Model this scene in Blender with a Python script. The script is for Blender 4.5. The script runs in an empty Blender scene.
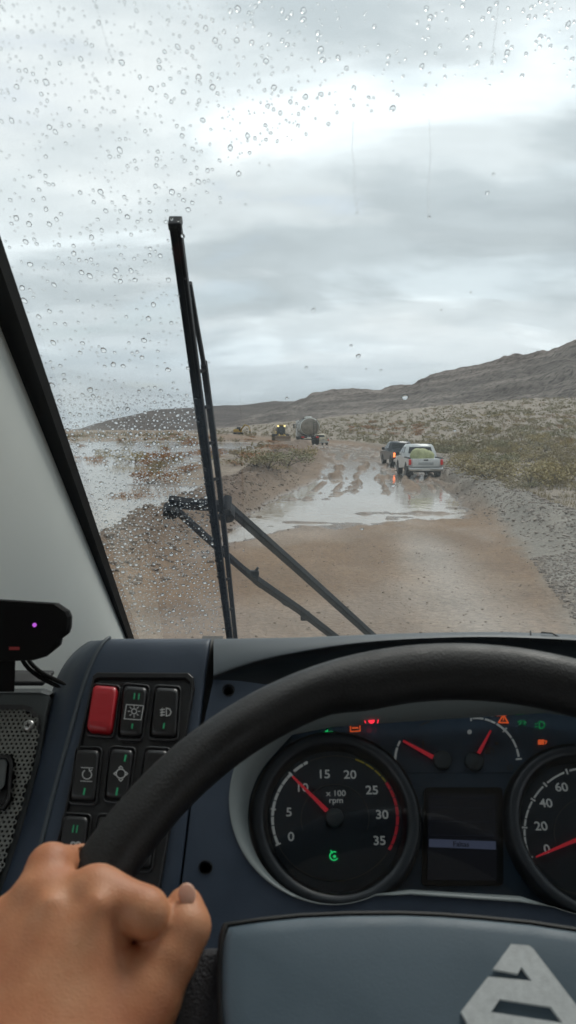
import bpy, bmesh, math, random
import numpy as np
from mathutils import Vector, Matrix
from mathutils.geometry import tessellate_polygon

random.seed(7)
rng = np.random.default_rng(11)
S = bpy.context.scene
COL = S.collection

# ------------------------------------------------------------------ camera, sky, sun, exposure
EYE = Vector((0.0, 0.0, 2.5))
PITCH = math.radians(6.4)
FPX = 740.0
cam_data = bpy.data.cameras.new('camera')
cam_data.sensor_fit = 'VERTICAL'
cam_data.sensor_height = 36.0
cam_data.lens = FPX * 36.0 / 1024.0
cam_data.dof.use_dof = True
cam_data.dof.focus_distance = 2.0
cam_data.dof.aperture_fstop = 16
cam_data.clip_start = 0.02
cam_data.clip_end = 40000
cam = bpy.data.objects.new('camera', cam_data)
COL.objects.link(cam)
cam.location = EYE
cam.rotation_euler = (math.radians(90) - PITCH, 0, 0)
S.camera = cam

SUN_ELEV, SUN_AZ = math.radians(52), math.radians(28)      # azimuth measured from +Y towards +X
W = bpy.data.worlds.new('World')
S.world = W
W.use_nodes = True
wn, wl = W.node_tree.nodes, W.node_tree.links
wn.clear()


def N(nodes, kind, **kw):
    n = nodes.new(kind)
    for k, v in kw.items():
        setattr(n, k, v)
    return n


def ramp(nodes, stops, interp='LINEAR'):
    r = nodes.new('ShaderNodeValToRGB')
    r.color_ramp.interpolation = interp
    el = r.color_ramp.elements
    while len(el) < len(stops):
        el.new(0.5)
    for e, (p, c) in zip(el, stops):
        e.position = p
        e.color = (c[0], c[1], c[2], 1) if hasattr(c, '__len__') else (c, c, c, 1)
    return r


def build_sky():
    out = N(wn, 'ShaderNodeOutputWorld')
    bg = N(wn, 'ShaderNodeBackground')
    sky = N(wn, 'ShaderNodeTexSky', sky_type='NISHITA', sun_disc=False)
    sky.sun_elevation = SUN_ELEV
    sky.sun_rotation = SUN_AZ
    sky.air_density = 1.2
    sky.dust_density = 2.0
    skym = N(wn, 'ShaderNodeVectorMath', operation='SCALE')
    skym.inputs['Scale'].default_value = 0.12
    wl.new(sky.outputs[0], skym.inputs[0])
    tc = N(wn, 'ShaderNodeTexCoord')
    sep = N(wn, 'ShaderNodeSeparateXYZ')
    wl.new(tc.outputs['Generated'], sep.inputs[0])
    zc = N(wn, 'ShaderNodeMath', operation='MAXIMUM')
    zc.inputs[1].default_value = 0.0
    wl.new(sep.outputs['Z'], zc.inputs[0])
    za = N(wn, 'ShaderNodeMath', operation='ADD')
    za.inputs[1].default_value = 0.24
    wl.new(zc.outputs[0], za.inputs[0])
    dx = N(wn, 'ShaderNodeMath', operation='DIVIDE')
    dy = N(wn, 'ShaderNodeMath', operation='DIVIDE')
    wl.new(sep.outputs['X'], dx.inputs[0]); wl.new(za.outputs[0], dx.inputs[1])
    wl.new(sep.outputs['Y'], dy.inputs[0]); wl.new(za.outputs[0], dy.inputs[1])
    cmb = N(wn, 'ShaderNodeCombineXYZ')
    wl.new(dx.outputs[0], cmb.inputs[0]); wl.new(dy.outputs[0], cmb.inputs[1])
    # stretched a little along the wind so that the banks lie in long bars
    mp = N(wn, 'ShaderNodeMapping')
    mp.inputs['Scale'].default_value = (0.62, 1.0, 1.0)
    mp.inputs['Rotation'].default_value = (0, 0, math.radians(8))
    mp.inputs['Location'].default_value = SKY_SHIFT
    wl.new(cmb.outputs[0], mp.inputs['Vector'])
    n1 = N(wn, 'ShaderNodeTexNoise')
    n1.inputs['Scale'].default_value = 1.25
    n1.inputs['Detail'].default_value = 9
    n1.inputs['Roughness'].default_value = 0.57
    n1.inputs['Distortion'].default_value = 0.12
    wl.new(mp.outputs[0], n1.inputs['Vector'])
    n2 = N(wn, 'ShaderNodeTexNoise')
    n2.inputs['Scale'].default_value = 2.1
    n2.inputs['Detail'].default_value = 6
    n2.inputs['Roughness'].default_value = 0.5
    n2.inputs['Distortion'].default_value = 0.5
    mp2 = N(wn, 'ShaderNodeMapping')
    mp2.inputs['Location'].default_value = (5.3, 2.1, 0.4)
    wl.new(mp.outputs[0], mp2.inputs['Vector'])
    wl.new(mp2.outputs[0], n2.inputs['Vector'])
    # cloud shade: thick parts grey, thin parts bright
    shade = ramp(wn, [(0.28, (0.99, 1.03, 1.05)), (0.40, (0.79, 0.85, 0.885)),
                      (0.50, (0.585, 0.65, 0.69)), (0.62, (0.475, 0.535, 0.575))], 'EASE')
    # the deck is thinner, hence brighter, low down ahead
    low = ramp(wn, [(0.0, 0.07), (0.13, 0.11), (0.24, 0.06), (0.5, 0.0)], 'EASE')
    wl.new(zc.outputs[0], low.inputs[0])
    thin = N(wn, 'ShaderNodeMath', operation='SUBTRACT')
    wl.new(n1.outputs['Fac'], thin.inputs[0]); wl.new(low.outputs[0], thin.inputs[1])
    wl.new(thin.outputs[0], shade.inputs[0])
    wisp = ramp(wn, [(0.36, 0.88), (0.54, 1.0), (0.66, 1.32)], 'EASE')
    wl.new(n2.outputs['Fac'], wisp.inputs[0])
    mul = N(wn, 'ShaderNodeMix', data_type='RGBA', blend_type='MULTIPLY')
    mul.inputs['Factor'].default_value = 1
    wl.new(shade.outputs[0], mul.inputs['A']); wl.new(wisp.outputs[0], mul.inputs['B'])
    # a few holes to the clear sky above, more of them low down
    gap = ramp(wn, [(0.30, 0.45), (0.43, 0.0)], 'EASE')
    wl.new(n2.outputs['Fac'], gap.inputs[0])
    mx = N(wn, 'ShaderNodeMix', data_type='RGBA')
    wl.new(gap.outputs[0], mx.inputs['Factor'])
    wl.new(mul.outputs['Result'], mx.inputs['A'])
    wl.new(skym.outputs[0], mx.inputs['B'])
    # thin blue-grey rain veil towards the horizon
    veil = ramp(wn, [(0.0, 0.65), (0.06, 0.42), (0.18, 0.0)], 'EASE')
    wl.new(zc.outputs[0], veil.inputs[0])
    mv = N(wn, 'ShaderNodeMix', data_type='RGBA')
    wl.new(veil.outputs[0], mv.inputs['Factor'])
    wl.new(mx.outputs['Result'], mv.inputs['A'])
    mv.inputs['B'].default_value = (0.57, 0.69, 0.79, 1)
    wl.new(mv.outputs['Result'], bg.inputs['Color'])
    bg.inputs['Strength'].default_value = 0.715
    wl.new(bg.outputs[0], out.inputs[0])


SKY_SHIFT = (2.45, 1.5, 0.0)
build_sky()

sun_data = bpy.data.lights.new('sun', 'SUN')
sun_data.energy = 1.3
sun_data.angle = math.radians(25)
sun_data.color = (1.0, 0.96, 0.9)
sun = bpy.data.objects.new('sun', sun_data)
COL.objects.link(sun)
sdir = Vector((math.sin(SUN_AZ) * math.cos(SUN_ELEV), math.cos(SUN_AZ) * math.cos(SUN_ELEV), math.sin(SUN_ELEV)))
sun.rotation_euler = sdir.to_track_quat('Z', 'Y').to_euler()
sun.location = (0, 0, 60)

S.view_settings.view_transform = 'Standard'
S.view_settings.look = 'None'
S.view_settings.exposure = 0.58
S.view_settings.gamma = 1.0
S.view_settings.use_curve_mapping = False
S.render.engine = 'CYCLES'
S.cycles.use_denoising = True
S.cycles.transparent_max_bounces = 32
S.cycles.use_adaptive_sampling = True
S.cycles.adaptive_threshold = 0.02
S.cycles.max_bounces = 9
S.cycles.transmission_bounces = 8
S.cycles.diffuse_bounces = 4
S.cycles.caustics_refractive = False
S.cycles.caustics_reflective = False

# ------------------------------------------------------------------ measuring helpers
FWD = Vector((0, math.cos(PITCH), -math.sin(PITCH)))
UPV = Vector((0, math.sin(PITCH), math.cos(PITCH)))
RGT = Vector((1, 0, 0))


def sight(x, y):
    return FWD + RGT * ((x - 288) / FPX) - UPV * ((y - 512) / FPX)


def at_depth(x, y, d):
    return EYE + sight(x, y) * d


def at_y(x, y, Y):
    r = sight(x, y)
    return EYE + r * (Y / r.y)


class Plane:
    """A plane of the cab; p(x, y, h) is the place on it that the photograph shows at (x, y), raised by h."""
    def __init__(self, p0, slope):
        self.p0 = Vector(p0)
        self.v = Vector((0, math.cos(slope), math.sin(slope)))
        self.n = Vector((0, -math.sin(slope), math.cos(slope)))
        self.u = Vector((1, 0, 0))

    def p(self, x, y, h=0.0):
        r = sight(x, y)
        t = ((self.p0 + self.n * h - EYE).dot(self.n)) / r.dot(self.n)
        return EYE + r * t

    def up(self, x, y, h0, h1):
        """The point straight above p(x, y, h0), along the plane's normal."""
        return self.p(x, y, h0) + self.n * (h1 - h0)


# ------------------------------------------------------------------ mesh helpers
class MB:
    def __init__(self):
        self.v, self.f, self.sm = [], [], []

    def add(self, verts, faces, smooth=False):
        o = len(self.v)
        self.v += [tuple(p) for p in verts]
        self.f += [tuple(i + o for i in f) for f in faces]
        self.sm += [smooth] * len(faces)
        return self

    def box(self, c, s, rot=None):
        c = Vector(c)
        vs = []
        for x, y, z in ((-1, -1, -1), (1, -1, -1), (1, 1, -1), (-1, 1, -1), (-1, -1, 1), (1, -1, 1), (1, 1, 1), (-1, 1, 1)):
            p = Vector((x * s[0] / 2, y * s[1] / 2, z * s[2] / 2))
            vs.append(c + (rot @ p if rot else p))
        return self.add(vs, [(3, 2, 1, 0), (4, 5, 6, 7), (0, 1, 5, 4), (1, 2, 6, 5), (2, 3, 7, 6), (3, 0, 4, 7)])

    def rbox(self, c, s, r, rot=None, seg=2):
        bm = bmesh.new()
        bmesh.ops.create_cube(bm, size=1)
        bmesh.ops.scale(bm, vec=Vector(s), verts=bm.verts)
        bmesh.ops.bevel(bm, geom=list(bm.edges), offset=r, segments=seg, affect='EDGES', profile=0.5)
        M = Matrix.Translation(Vector(c)) @ (rot.to_4x4() if rot else Matrix.Identity(4))
        bm.verts.index_update()
        vs = [M @ v.co for v in bm.verts]
        fs = [[v.index for v in f.verts] for f in bm.faces]
        bm.free()
        return self.add(vs, fs, True)

    def tube(self, pts, rad, seg=10, cap=True, smooth=True, closed=False):
        pts = [Vector(p) for p in pts]
        n = len(pts)
        rads = rad if hasattr(rad, '__len__') else [rad] * n
        vs = []
        prev = None
        for i, p in enumerate(pts):
            a = pts[i - 1] if (i > 0 or closed) else p
            b = pts[(i + 1) % n] if (i < n - 1 or closed) else p
            t = (b - a).normalized()
            if prev is None:
                prev = t.orthogonal().normalized()
            x = (prev - t * prev.dot(t)).normalized()
            prev = x
            y = t.cross(x)
            for k in range(seg):
                a_ = 2 * math.pi * k / seg
                vs.append(p + (x * math.cos(a_) + y * math.sin(a_)) * rads[i])
        fs = []
        m = n if closed else n - 1
        for i in range(m):
            for k in range(seg):
                j = (i + 1) % n
                fs.append((i * seg + k, i * seg + (k + 1) % seg, j * seg + (k + 1) % seg, j * seg + k))
        self.add(vs, fs, smooth)
        if cap and not closed:
            self.add(vs[:seg], [tuple(range(seg - 1, -1, -1))])
            self.add(vs[-seg:], [tuple(range(seg))])
        return self

    def lathe(self, c, ax, prof, seg=24, smooth=True, ref=None):
        """prof: (radius, height along ax) pairs."""
        c, ax = Vector(c), Vector(ax).normalized()
        x = (Vector(ref) if ref else ax.orthogonal()).normalized()
        y = ax.cross(x)
        vs, fs = [], []
        for r, h in prof:
            for k in range(seg):
                a = 2 * math.pi * k / seg
                vs.append(c + ax * h + (x * math.cos(a) + y * math.sin(a)) * r)
        for i in range(len(prof) - 1):
            for k in range(seg):
                k2 = (k + 1) % seg
                fs.append((i * seg + k, i * seg + k2, (i + 1) * seg + k2, (i + 1) * seg + k))
        return self.add(vs, fs, smooth)

    def loft(self, rows, closed=False, smooth=True):
        m = len(rows[0])
        vs = [p for r in rows for p in r]
        fs = []
        for i in range(len(rows) - 1):
            for k in range(m if closed else m - 1):
                k2 = (k + 1) % m
                fs.append((i * m + k, i * m + k2, (i + 1) * m + k2, (i + 1) * m + k))
        return self.add(vs, fs, smooth)

    def fill(self, pts, holes=()):
        loops = [[Vector(p) for p in pts]] + [[Vector(p) for p in h] for h in holes]
        tris = tessellate_polygon(loops)
        flat = [p for l in loops for p in l]
        return self.add(flat, tris)

    def prism(self, lo, hi, holes=()):
        """A slab between two matching outlines, with optional matching holes [(lo, hi), ...]."""
        self.fill(hi, [h[1] for h in holes])
        self.fill(lo, [h[0] for h in holes])
        self.loft([list(lo), list(hi)], True, False)
        for a, b in holes:
            self.loft([list(a), list(b)], True, False)
        return self

    def ball(self, c, r, seg=12, rings=8, M=None):
        vs, fs = [], []
        c = Vector(c)
        r = Vector(r) if hasattr(r, '__len__') else Vector((r, r, r))
        for i in range(rings + 1):
            th = math.pi * i / rings
            for k in range(seg):
                a = 2 * math.pi * k / seg
                p = Vector((r.x * math.sin(th) * math.cos(a), r.y * math.sin(th) * math.sin(a), r.z * math.cos(th)))
                vs.append(c + (M @ p if M else p))
        for i in range(rings):
            for k in range(seg):
                k2 = (k + 1) % seg
                fs.append((i * seg + k, (i + 1) * seg + k, (i + 1) * seg + k2, i * seg + k2))
        return self.add(vs, fs, True)

    def build(self, name, mat, parent=None, recalc=True):
        me = bpy.data.meshes.new(name)
        me.from_pydata(self.v, [], self.f)
        me.polygons.foreach_set('use_smooth', self.sm)
        me.validate()
        if recalc:
            bm = bmesh.new(); bm.from_mesh(me)
            bmesh.ops.remove_doubles(bm, verts=bm.verts, dist=1e-6)
            bmesh.ops.recalc_face_normals(bm, faces=bm.faces)
            bm.to_mesh(me); bm.free()
        return link(name, me, mat, parent)


def link(name, me, mat, parent=None):
    o = bpy.data.objects.new(name, me)
    COL.objects.link(o)
    if mat:
        me.materials.append(mat)
    if parent:
        adopt(o, parent)
    return o


def world_loc(o):
    return o.matrix_basis if not o.parent else world_loc(o.parent) @ o.matrix_parent_inverse @ o.matrix_basis


def adopt(o, parent):
    """Parent an object that was built in world coordinates."""
    o.parent = parent
    o.matrix_parent_inverse = world_loc(parent).inverted()


def tag(o, label, cat, group=None, kind=None):
    if label: o['label'] = label
    if cat: o['category'] = cat
    if group: o['group'] = group
    if kind: o['kind'] = kind
    return o


def structure(o, label=None):
    o['kind'] = 'structure'
    if label: o['label'] = label
    return o


def thing(name, label, cat, loc=(0, 0, 0), rz=0.0, group=None):
    o = bpy.data.objects.new(name, None)
    o.empty_display_size = 0.1
    COL.objects.link(o)
    o.location = loc
    o.rotation_euler = (0, 0, rz)
    return tag(o, label, cat, group)


def local(name, mb, mat, parent):
    """A part whose mesh is written in its parent's own coordinates."""
    o = mb.build(name, mat)
    o.parent = parent
    return o


def copy_tree(o, parent=None):
    c = o.copy()
    COL.objects.link(c)
    c.parent = parent
    for ch in o.children:
        copy_tree(ch, c)
    return c


def subsurf(o, lv=2):
    m = o.modifiers.new('sub', 'SUBSURF')
    m.levels = m.render_levels = lv
    return o


def bevel(o, w, seg=2, ang=35):
    m = o.modifiers.new('bev', 'BEVEL')
    m.width = w; m.segments = seg; m.limit_method = 'ANGLE'; m.angle_limit = math.radians(ang)
    return o


# ------------------------------------------------------------------ materials
MATS = {}


def mat(name, col, rough=0.5, metal=0.0, var=0.0, vscale=20.0, bump=0.0, bscale=200.0, spec=0.5, emit=None, es=0.0,
        sss=0.0, coat=0.0, bdist=0.001, bdetail=3, rvar=0.0):
    m = bpy.data.materials.new(name)
    m.use_nodes = True
    nt = m.node_tree
    b = nt.nodes['Principled BSDF']
    b.inputs['Base Color'].default_value = (*col, 1)
    b.inputs['Roughness'].default_value = rough
    b.inputs['Metallic'].default_value = metal
    b.inputs['Specular IOR Level'].default_value = spec
    if coat: b.inputs['Coat Weight'].default_value = coat
    if sss:
        b.inputs['Subsurface Weight'].default_value = sss
        b.inputs['Subsurface Radius'].default_value = (1.0, 0.35, 0.2)
        b.inputs['Subsurface Scale'].default_value = 0.006
    if emit:
        b.inputs['Emission Color'].default_value = (*emit, 1)
        b.inputs['Emission Strength'].default_value = es
    tc = nt.nodes.new('ShaderNodeTexCoord')
    if var or rvar:
        nz = nt.nodes.new('ShaderNodeTexNoise')
        nz.inputs['Scale'].default_value = vscale
        nz.inputs['Detail'].default_value = 5
        nt.links.new(tc.outputs['Object'], nz.inputs['Vector'])
        if var:
            r = ramp(nt.nodes, [(0.25, tuple(max(0, c * (1 - var)) for c in col)), (0.75, tuple(min(1, c * (1 + var)) for c in col))])
            nt.links.new(nz.outputs['Fac'], r.inputs[0])
            nt.links.new(r.outputs[0], b.inputs['Base Color'])
        if rvar:
            r2 = ramp(nt.nodes, [(0.3, max(0.02, rough - rvar)), (0.7, min(1, rough + rvar))])
            nt.links.new(nz.outputs['Fac'], r2.inputs[0])
            nt.links.new(r2.outputs[0], b.inputs['Roughness'])
    if bump:
        nb = nt.nodes.new('ShaderNodeTexNoise')
        nb.inputs['Scale'].default_value = bscale
        nb.inputs['Detail'].default_value = bdetail
        nt.links.new(tc.outputs['Object'], nb.inputs['Vector'])
        bp = nt.nodes.new('ShaderNodeBump')
        bp.inputs['Strength'].default_value = bump
        bp.inputs['Distance'].default_value = bdist
        nt.links.new(nb.outputs['Fac'], bp.inputs['Height'])
        nt.links.new(bp.outputs[0], b.inputs['Normal'])
    MATS[name] = m
    return m


def fbm(x, y, oct=4, seed=0, lac=2.03, gain=0.5):
    """Gradient-free value noise, -1..1."""
    tot = np.zeros_like(x); amp = 1.0; norm = 0.0
    for o in range(oct):
        xi, yi = np.floor(x), np.floor(y)
        fx, fy = x - xi, y - yi
        fx = fx * fx * fx * (fx * (fx * 6 - 15) + 10); fy = fy * fy * fy * (fy * (fy * 6 - 15) + 10)

        def h(a, b):
            n = (a.astype(np.int64) * 374761393 + b.astype(np.int64) * 668265263 + (seed + o * 17) * 1274126177) & 0xffffffff
            n = ((n ^ (n >> 13)) * 1274126177) & 0xffffffff
            n = (n ^ (n >> 16)) & 0xffff
            return n / 32767.5 - 1
        v = (h(xi, yi) * (1 - fx) + h(xi + 1, yi) * fx) * (1 - fy) + (h(xi, yi + 1) * (1 - fx) + h(xi + 1, yi + 1) * fx) * fy
        tot += v * amp; norm += amp
        x = x * lac + 13.7; y = y * lac + 7.1; amp *= gain
    return tot / norm


def sstep(x, a, b):
    t = np.clip((x - a) / (b - a), 0, 1)
    return t * t * (3 - 2 * t)

# ================================================================== OUTSIDE: ground, road, water, hills
ZW = -0.10                                                          # flood level
RC = np.array([(-60, 0.2), (0, 0.5), (11, 0.8), (16, 1.6), (22, 2.4), (29, 3.4), (38, 5.0), (58, 6.9), (90, 7.6), (130, 6.6), (175, 3.0), (240, -7), (340, -28), (600, -100)])
RH = np.array([(-60, 3.0), (0, 2.9), (11, 2.95), (16, 3.1), (22, 3.5), (29, 3.5), (38, 3.4), (58, 4.0), (90, 3.8), (130, 3.6), (600, 3.4)])
LB = np.array([(-60, -6), (9, -4.3), (14, -3.5), (24, -2.1), (33, -1.3), (42, -.4), (60, 1.0), (85, 1.8), (115, 1.8), (600, -104)])
RB = np.array([(-60, 5.9), (9, 6.1), (15, 6.35), (19.5, 6.6), (30, 7.6), (45, 9.6), (62, 12.6), (95, 13.2), (140, 12), (600, -92)])


def terrain(X, Y):
    """Height, soil colour and wetness for arrays of ground points."""
    rc = np.interp(Y, RC[:, 0], RC[:, 1]); rh = np.interp(Y, RH[:, 0], RH[:, 1])
    lb = np.interp(Y, LB[:, 0], LB[:, 1]); rb = np.interp(Y, RB[:, 0], RB[:, 1])
    d = np.abs(X - rc) - rh                                          # <0 on the road
    wob = fbm(X * 0.6, Y * 0.35, 3, 3) * 0.5
    on = 1 - sstep(d + wob * 0.6, -0.5, 0.7)
    n1 = fbm(X * 0.35, Y * 0.22, 4, 5); n2 = fbm(X * 1.7, Y * 1.2, 4, 9); n3 = fbm(X * 6, Y * 6, 3, 21)
    # ---- road: dry crown near, dip under water, then rutted wet mud
    edge = 15.3 + (X + 1.3) * 0.95 + n1 * 2.2 + n2 * 1.0 + n3 * .35
    dip = sstep(Y - edge, -0.6, 3.2) * (1 - 0.36 * sstep(Y + n1 * 3, 26, 32)) * (1 - sstep(Y, 100, 135))
    across = (X - rc) + 0.25 * np.sin(Y * 0.21) + fbm(X * 0.1, Y * 0.09, 2, 31) * 0.9
    ruts = (np.cos(across * 2 * np.pi / 1.45) * 0.04 + fbm(across * 3.1, Y * 0.15, 5, 41) * 0.27 + fbm(across * .9, Y * .3, 3, 43) * .10)
    rutw = sstep(Y, 24, 32) * (1 - sstep(Y, 110, 150))
    z = -0.185 * dip + n1 * 0.02 + n2 * 0.009 + n3 * 0.004 + ruts * (rutw + 0.10) * (0.35 + 0.65 * sstep(Y, 20, 30))
    streak = fbm(X * .32, Y * 1.1, 4, 91)
    z = z + dip * (streak * .19 + fbm(X * .9, Y * 3.0, 4, 95) * .12 + n2 * .04) * sstep(Y - edge, -1, 3)
    wheel = np.exp(-((np.abs(X - rc - 0.2) - 0.95) / 0.32) ** 2)
    z = z - 0.022 * wheel * (1 - dip)
    zroad = z
    # ---- left: flood plain with low bars of mud
    left = sstep(lb - X, 0.0, 2.2)
    bars = fbm(X * 0.075 + 3, Y * 0.115, 4, 51) + 0.35 * fbm(X * 0.5, Y * 0.5, 3, 57)
    zplain = -0.17 + bars * 0.24 + sstep(Y, 95, 220) * 0.30 + sstep(Y, 50, 20) * 0.0
    zplain = zplain - 0.16 * np.exp(-(((X + 9 + (Y - 25) * 0.18) / (3.0 + Y * 0.05)) ** 2)) * (1 - sstep(Y, 120, 220))
    # ---- right: gravel scrub slope climbing to the foot of the hill
    dr = np.maximum(X - rb, 0)
    zslope = 0.05 + 0.018 * dr + 0.085 * np.maximum(dr - 9, 0) * sstep(dr, 6, 26) + fbm(X * 0.09, Y * 0.09, 4, 61) * (0.12 + 0.5 * sstep(dr, 5, 40)) + n2 * 0.03
    zslope = np.minimum(zslope, 40 + zslope * 0.12)
    z = np.where(X > rc, zroad * on + zslope * (1 - on), zroad * on + zplain * (1 - on))
    # between road and left bar the shoulder stays dry
    sh = (1 - on) * (1 - left) * (X < rc)
    z = z * (1 - sh) + (0.03 + n2 * 0.03) * sh
    # ---- berms thrown up by the grader
    lump = 1 + 0.35 * fbm(X * 0.9, Y * 0.7, 3, 71) + 0.25 * n2
    hl = np.interp(Y, [-60, 10, 13, 17, 24, 36, 46, 70, 100, 130, 600], [0.05, .10, .34, .62, .70, .80, 1.05, 1.1, .75, .25, .0])
    wlft = np.interp(Y, [0, 14, 24, 40, 60, 100], [1.5, 1.25, 1.15, 1.5, 2.2, 2.4])
    gl = np.exp(-((X - lb) / np.where(X > lb, wlft * .6, wlft)) ** 2 * 1.1) * hl * lump
    bk = np.exp(-((X - lb + 3.6) / 2.6) ** 2) * np.interp(Y, [0, 32, 44, 60, 105, 130], [0, 0, .45, .7, .55, 0]) * lump
    hr = np.interp(Y, [-60, 8, 12, 16, 24, 36, 48, 70, 130, 600], [.15, .18, .38, .52, .55, .5, .42, .35, .25, .1])
    gr = np.exp(-((X - rb) / np.where(X < rb, .8, 1.05)) ** 2 * 1.1) * hr * lump
    z = z + gl + bk + gr + n3 * 0.012 * np.clip((gl + gr) * 3, 0, 1)
    # ---- colours (earth pigments, plus the sheen painted into the pale strip)
    brown = np.array([.235, .152, .093]); pale = np.array([.33, .25, .185]); grey = np.array([.26, .235, .20])
    mud = np.array([.22, .158, .112]); sand = np.array([.31, .255, .20]); scrub = np.array([.30, .25, .20])

    def mixc(a, b, t): return a * (1 - t[..., None]) + b * t[..., None]
    c = np.broadcast_to(brown, X.shape + (3,)).copy()
    c = mixc(c, pale, np.clip(sstep(n1 + 0.5 * n2, -0.1, 0.6) * 0.6 + 0.45 * wheel * sstep(X - rc, -0.4, 0.5), 0, 1))
    strip = np.exp(-((X - 2.55 - .07 * (Y - 10) + .25 * n1) / .62) ** 2) * (1 - sstep(Y, 15, 20))
    c = mixc(c, np.broadcast_to(np.array([.40, .335, .275]), c.shape), strip * .9)  # pale wheel track with its wet sheen painted into the colour
    c = mixc(c, np.broadcast_to(np.array([.205, .145, .10]), c.shape), np.exp(-((X - 1.45 + .3 * n1) / .35) ** 2) * .35 * (1 - dip))
    c = mixc(c, mud, np.clip(dip, 0, 1))
    c = mixc(c, np.broadcast_to(sand, c.shape), (1 - on) * left * sstep(bars, -0.3, 0.5))
    c = mixc(c, np.broadcast_to(scrub, c.shape), (1 - on) * (X > rc) * sstep(X - rb, -0.2, 1.2))
    gsh = sstep(X - 3.55 - (Y - 9) * 0.20 - n2 * .25, -0.25, 0.35) * (X > rc) * (1 - sstep(X - rb, 0.5, 1.6))
    c = mixc(c, np.broadcast_to(grey, c.shape), np.clip(gsh + gr * 2.0, 0, 1))
    c = mixc(c, np.broadcast_to(np.array([.18, .125, .09]), c.shape), np.clip(gl * 1.9, 0, .9))
    # red-brown and pale patches on the far plain
    c = mixc(c, np.broadcast_to(np.array([.36, .30, .235]), c.shape), sstep(Y, 110, 200) * sstep(fbm(X * .02, Y * .01, 3, 81), -.1, .4) * (X < rc) * .8)
    wet = np.clip(1 - sstep(z - ZW, 0.0, 0.09), 0, 1) * (Y > 12)
    wet = np.maximum(wet, strip * .45)
    wet = np.maximum(wet, 0.35 * on * sstep(n1, -0.2, 0.5))
    return z, c, wet, on


def ground_z(x, y):
    return float(terrain(np.array([float(x)]), np.array([float(y)]))[0][0])


def soil_material():
    m = bpy.data.materials.new('wet_earth')
    m.use_nodes = True
    nt = m.node_tree; nd = nt.nodes; lk = nt.links
    b = nd['Principled BSDF']
    a = N(nd, 'ShaderNodeAttribute', attribute_name='soil')
    geo = N(nd, 'ShaderNodeNewGeometry')
    n1 = N(nd, 'ShaderNodeTexNoise'); n1.inputs['Scale'].default_value = 9; n1.inputs['Detail'].default_value = 8; n1.inputs['Roughness'].default_value = .68
    n2 = N(nd, 'ShaderNodeTexNoise'); n2.inputs['Scale'].default_value = 0.45; n2.inputs['Detail'].default_value = 6
    vo = N(nd, 'ShaderNodeTexVoronoi'); vo.inputs['Scale'].default_value = 17
    for n in (n1, n2, vo):
        lk.new(geo.outputs['Position'], n.inputs['Vector'])
    r1 = ramp(nd, [(0.25, .74), (0.5, 1.0), (0.75, 1.24)])
    lk.new(n1.outputs['Fac'], r1.inputs[0])
    r2 = ramp(nd, [(0.3, .82), (0.7, 1.15)])
    lk.new(n2.outputs['Fac'], r2.inputs[0])
    r3 = ramp(nd, [(0.0, .84), (1.0, 1.12)])
    lk.new(vo.outputs['Color'], r3.inputs[0])
    m1 = N(nd, 'ShaderNodeMix', data_type='RGBA', blend_type='MULTIPLY'); m1.inputs['Factor'].default_value = 1
    m2 = N(nd, 'ShaderNodeMix', data_type='RGBA', blend_type='MULTIPLY'); m2.inputs['Factor'].default_value = 1
    m3 = N(nd, 'ShaderNodeMix', data_type='RGBA', blend_type='MULTIPLY'); m3.inputs['Factor'].default_value = 1
    lk.new(a.outputs['Color'], m1.inputs['A']); lk.new(r1.outputs[0], m1.inputs['B'])
    lk.new(m1.outputs['Result'], m2.inputs['A']); lk.new(r2.outputs[0], m2.inputs['B'])
    lk.new(m2.outputs['Result'], m3.inputs['A']); lk.new(r3.outputs[0], m3.inputs['B'])
    # soaked earth is darker and glossier than dry earth
    dk = N(nd, 'ShaderNodeMix', data_type='RGBA', blend_type='MULTIPLY')
    dk.inputs['B'].default_value = (.66, .63, .62, 1)
    lk.new(a.outputs['Alpha'], dk.inputs['Factor']); lk.new(m3.outputs['Result'], dk.inputs['A'])
    lk.new(dk.outputs['Result'], b.inputs['Base Color'])
    rr = ramp(nd, [(0.0, .92), (0.4, .58), (1.0, .2)])
    lk.new(a.outputs['Alpha'], rr.inputs[0]); lk.new(rr.outputs[0], b.inputs['Roughness'])
    bp = N(nd, 'ShaderNodeBump'); bp.inputs['Strength'].default_value = .8; bp.inputs['Distance'].default_value = .03
    lk.new(n1.outputs['Fac'], bp.inputs['Height'])
    bp2 = N(nd, 'ShaderNodeBump'); bp2.inputs['Strength'].default_value = .5; bp2.inputs['Distance'].default_value = .02
    lk.new(vo.outputs['Distance'], bp2.inputs['Height']); lk.new(bp.outputs[0], bp2.inputs['Normal'])
    lk.new(bp2.outputs[0], b.inputs['Normal'])
    return m


SOIL = soil_material()


def grid_mesh(name, P, faces, soil=None, wet=None, mat_=None):
    used = np.unique(faces)
    remap = -np.ones(len(P), np.int64); remap[used] = np.arange(len(used))
    F = remap[faces]
    me = bpy.data.meshes.new(name)
    me.vertices.add(len(used)); me.vertices.foreach_set('co', P[used].astype(np.float32).ravel())
    me.loops.add(F.size); me.loops.foreach_set('vertex_index', F.astype(np.int32).ravel())
    me.polygons.add(len(F))
    me.polygons.foreach_set('loop_start', np.arange(0, F.size, F.shape[1], dtype=np.int32))
    me.polygons.foreach_set('use_smooth', np.ones(len(F), bool))
    me.update(calc_edges=True)
    if soil is not None:
        at = me.attributes.new('soil', 'FLOAT_COLOR', 'POINT')
        at.data.foreach_set('color', np.c_[soil[used], wet[used]].astype(np.float32).ravel())
    return link(name, me, mat_)


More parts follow.
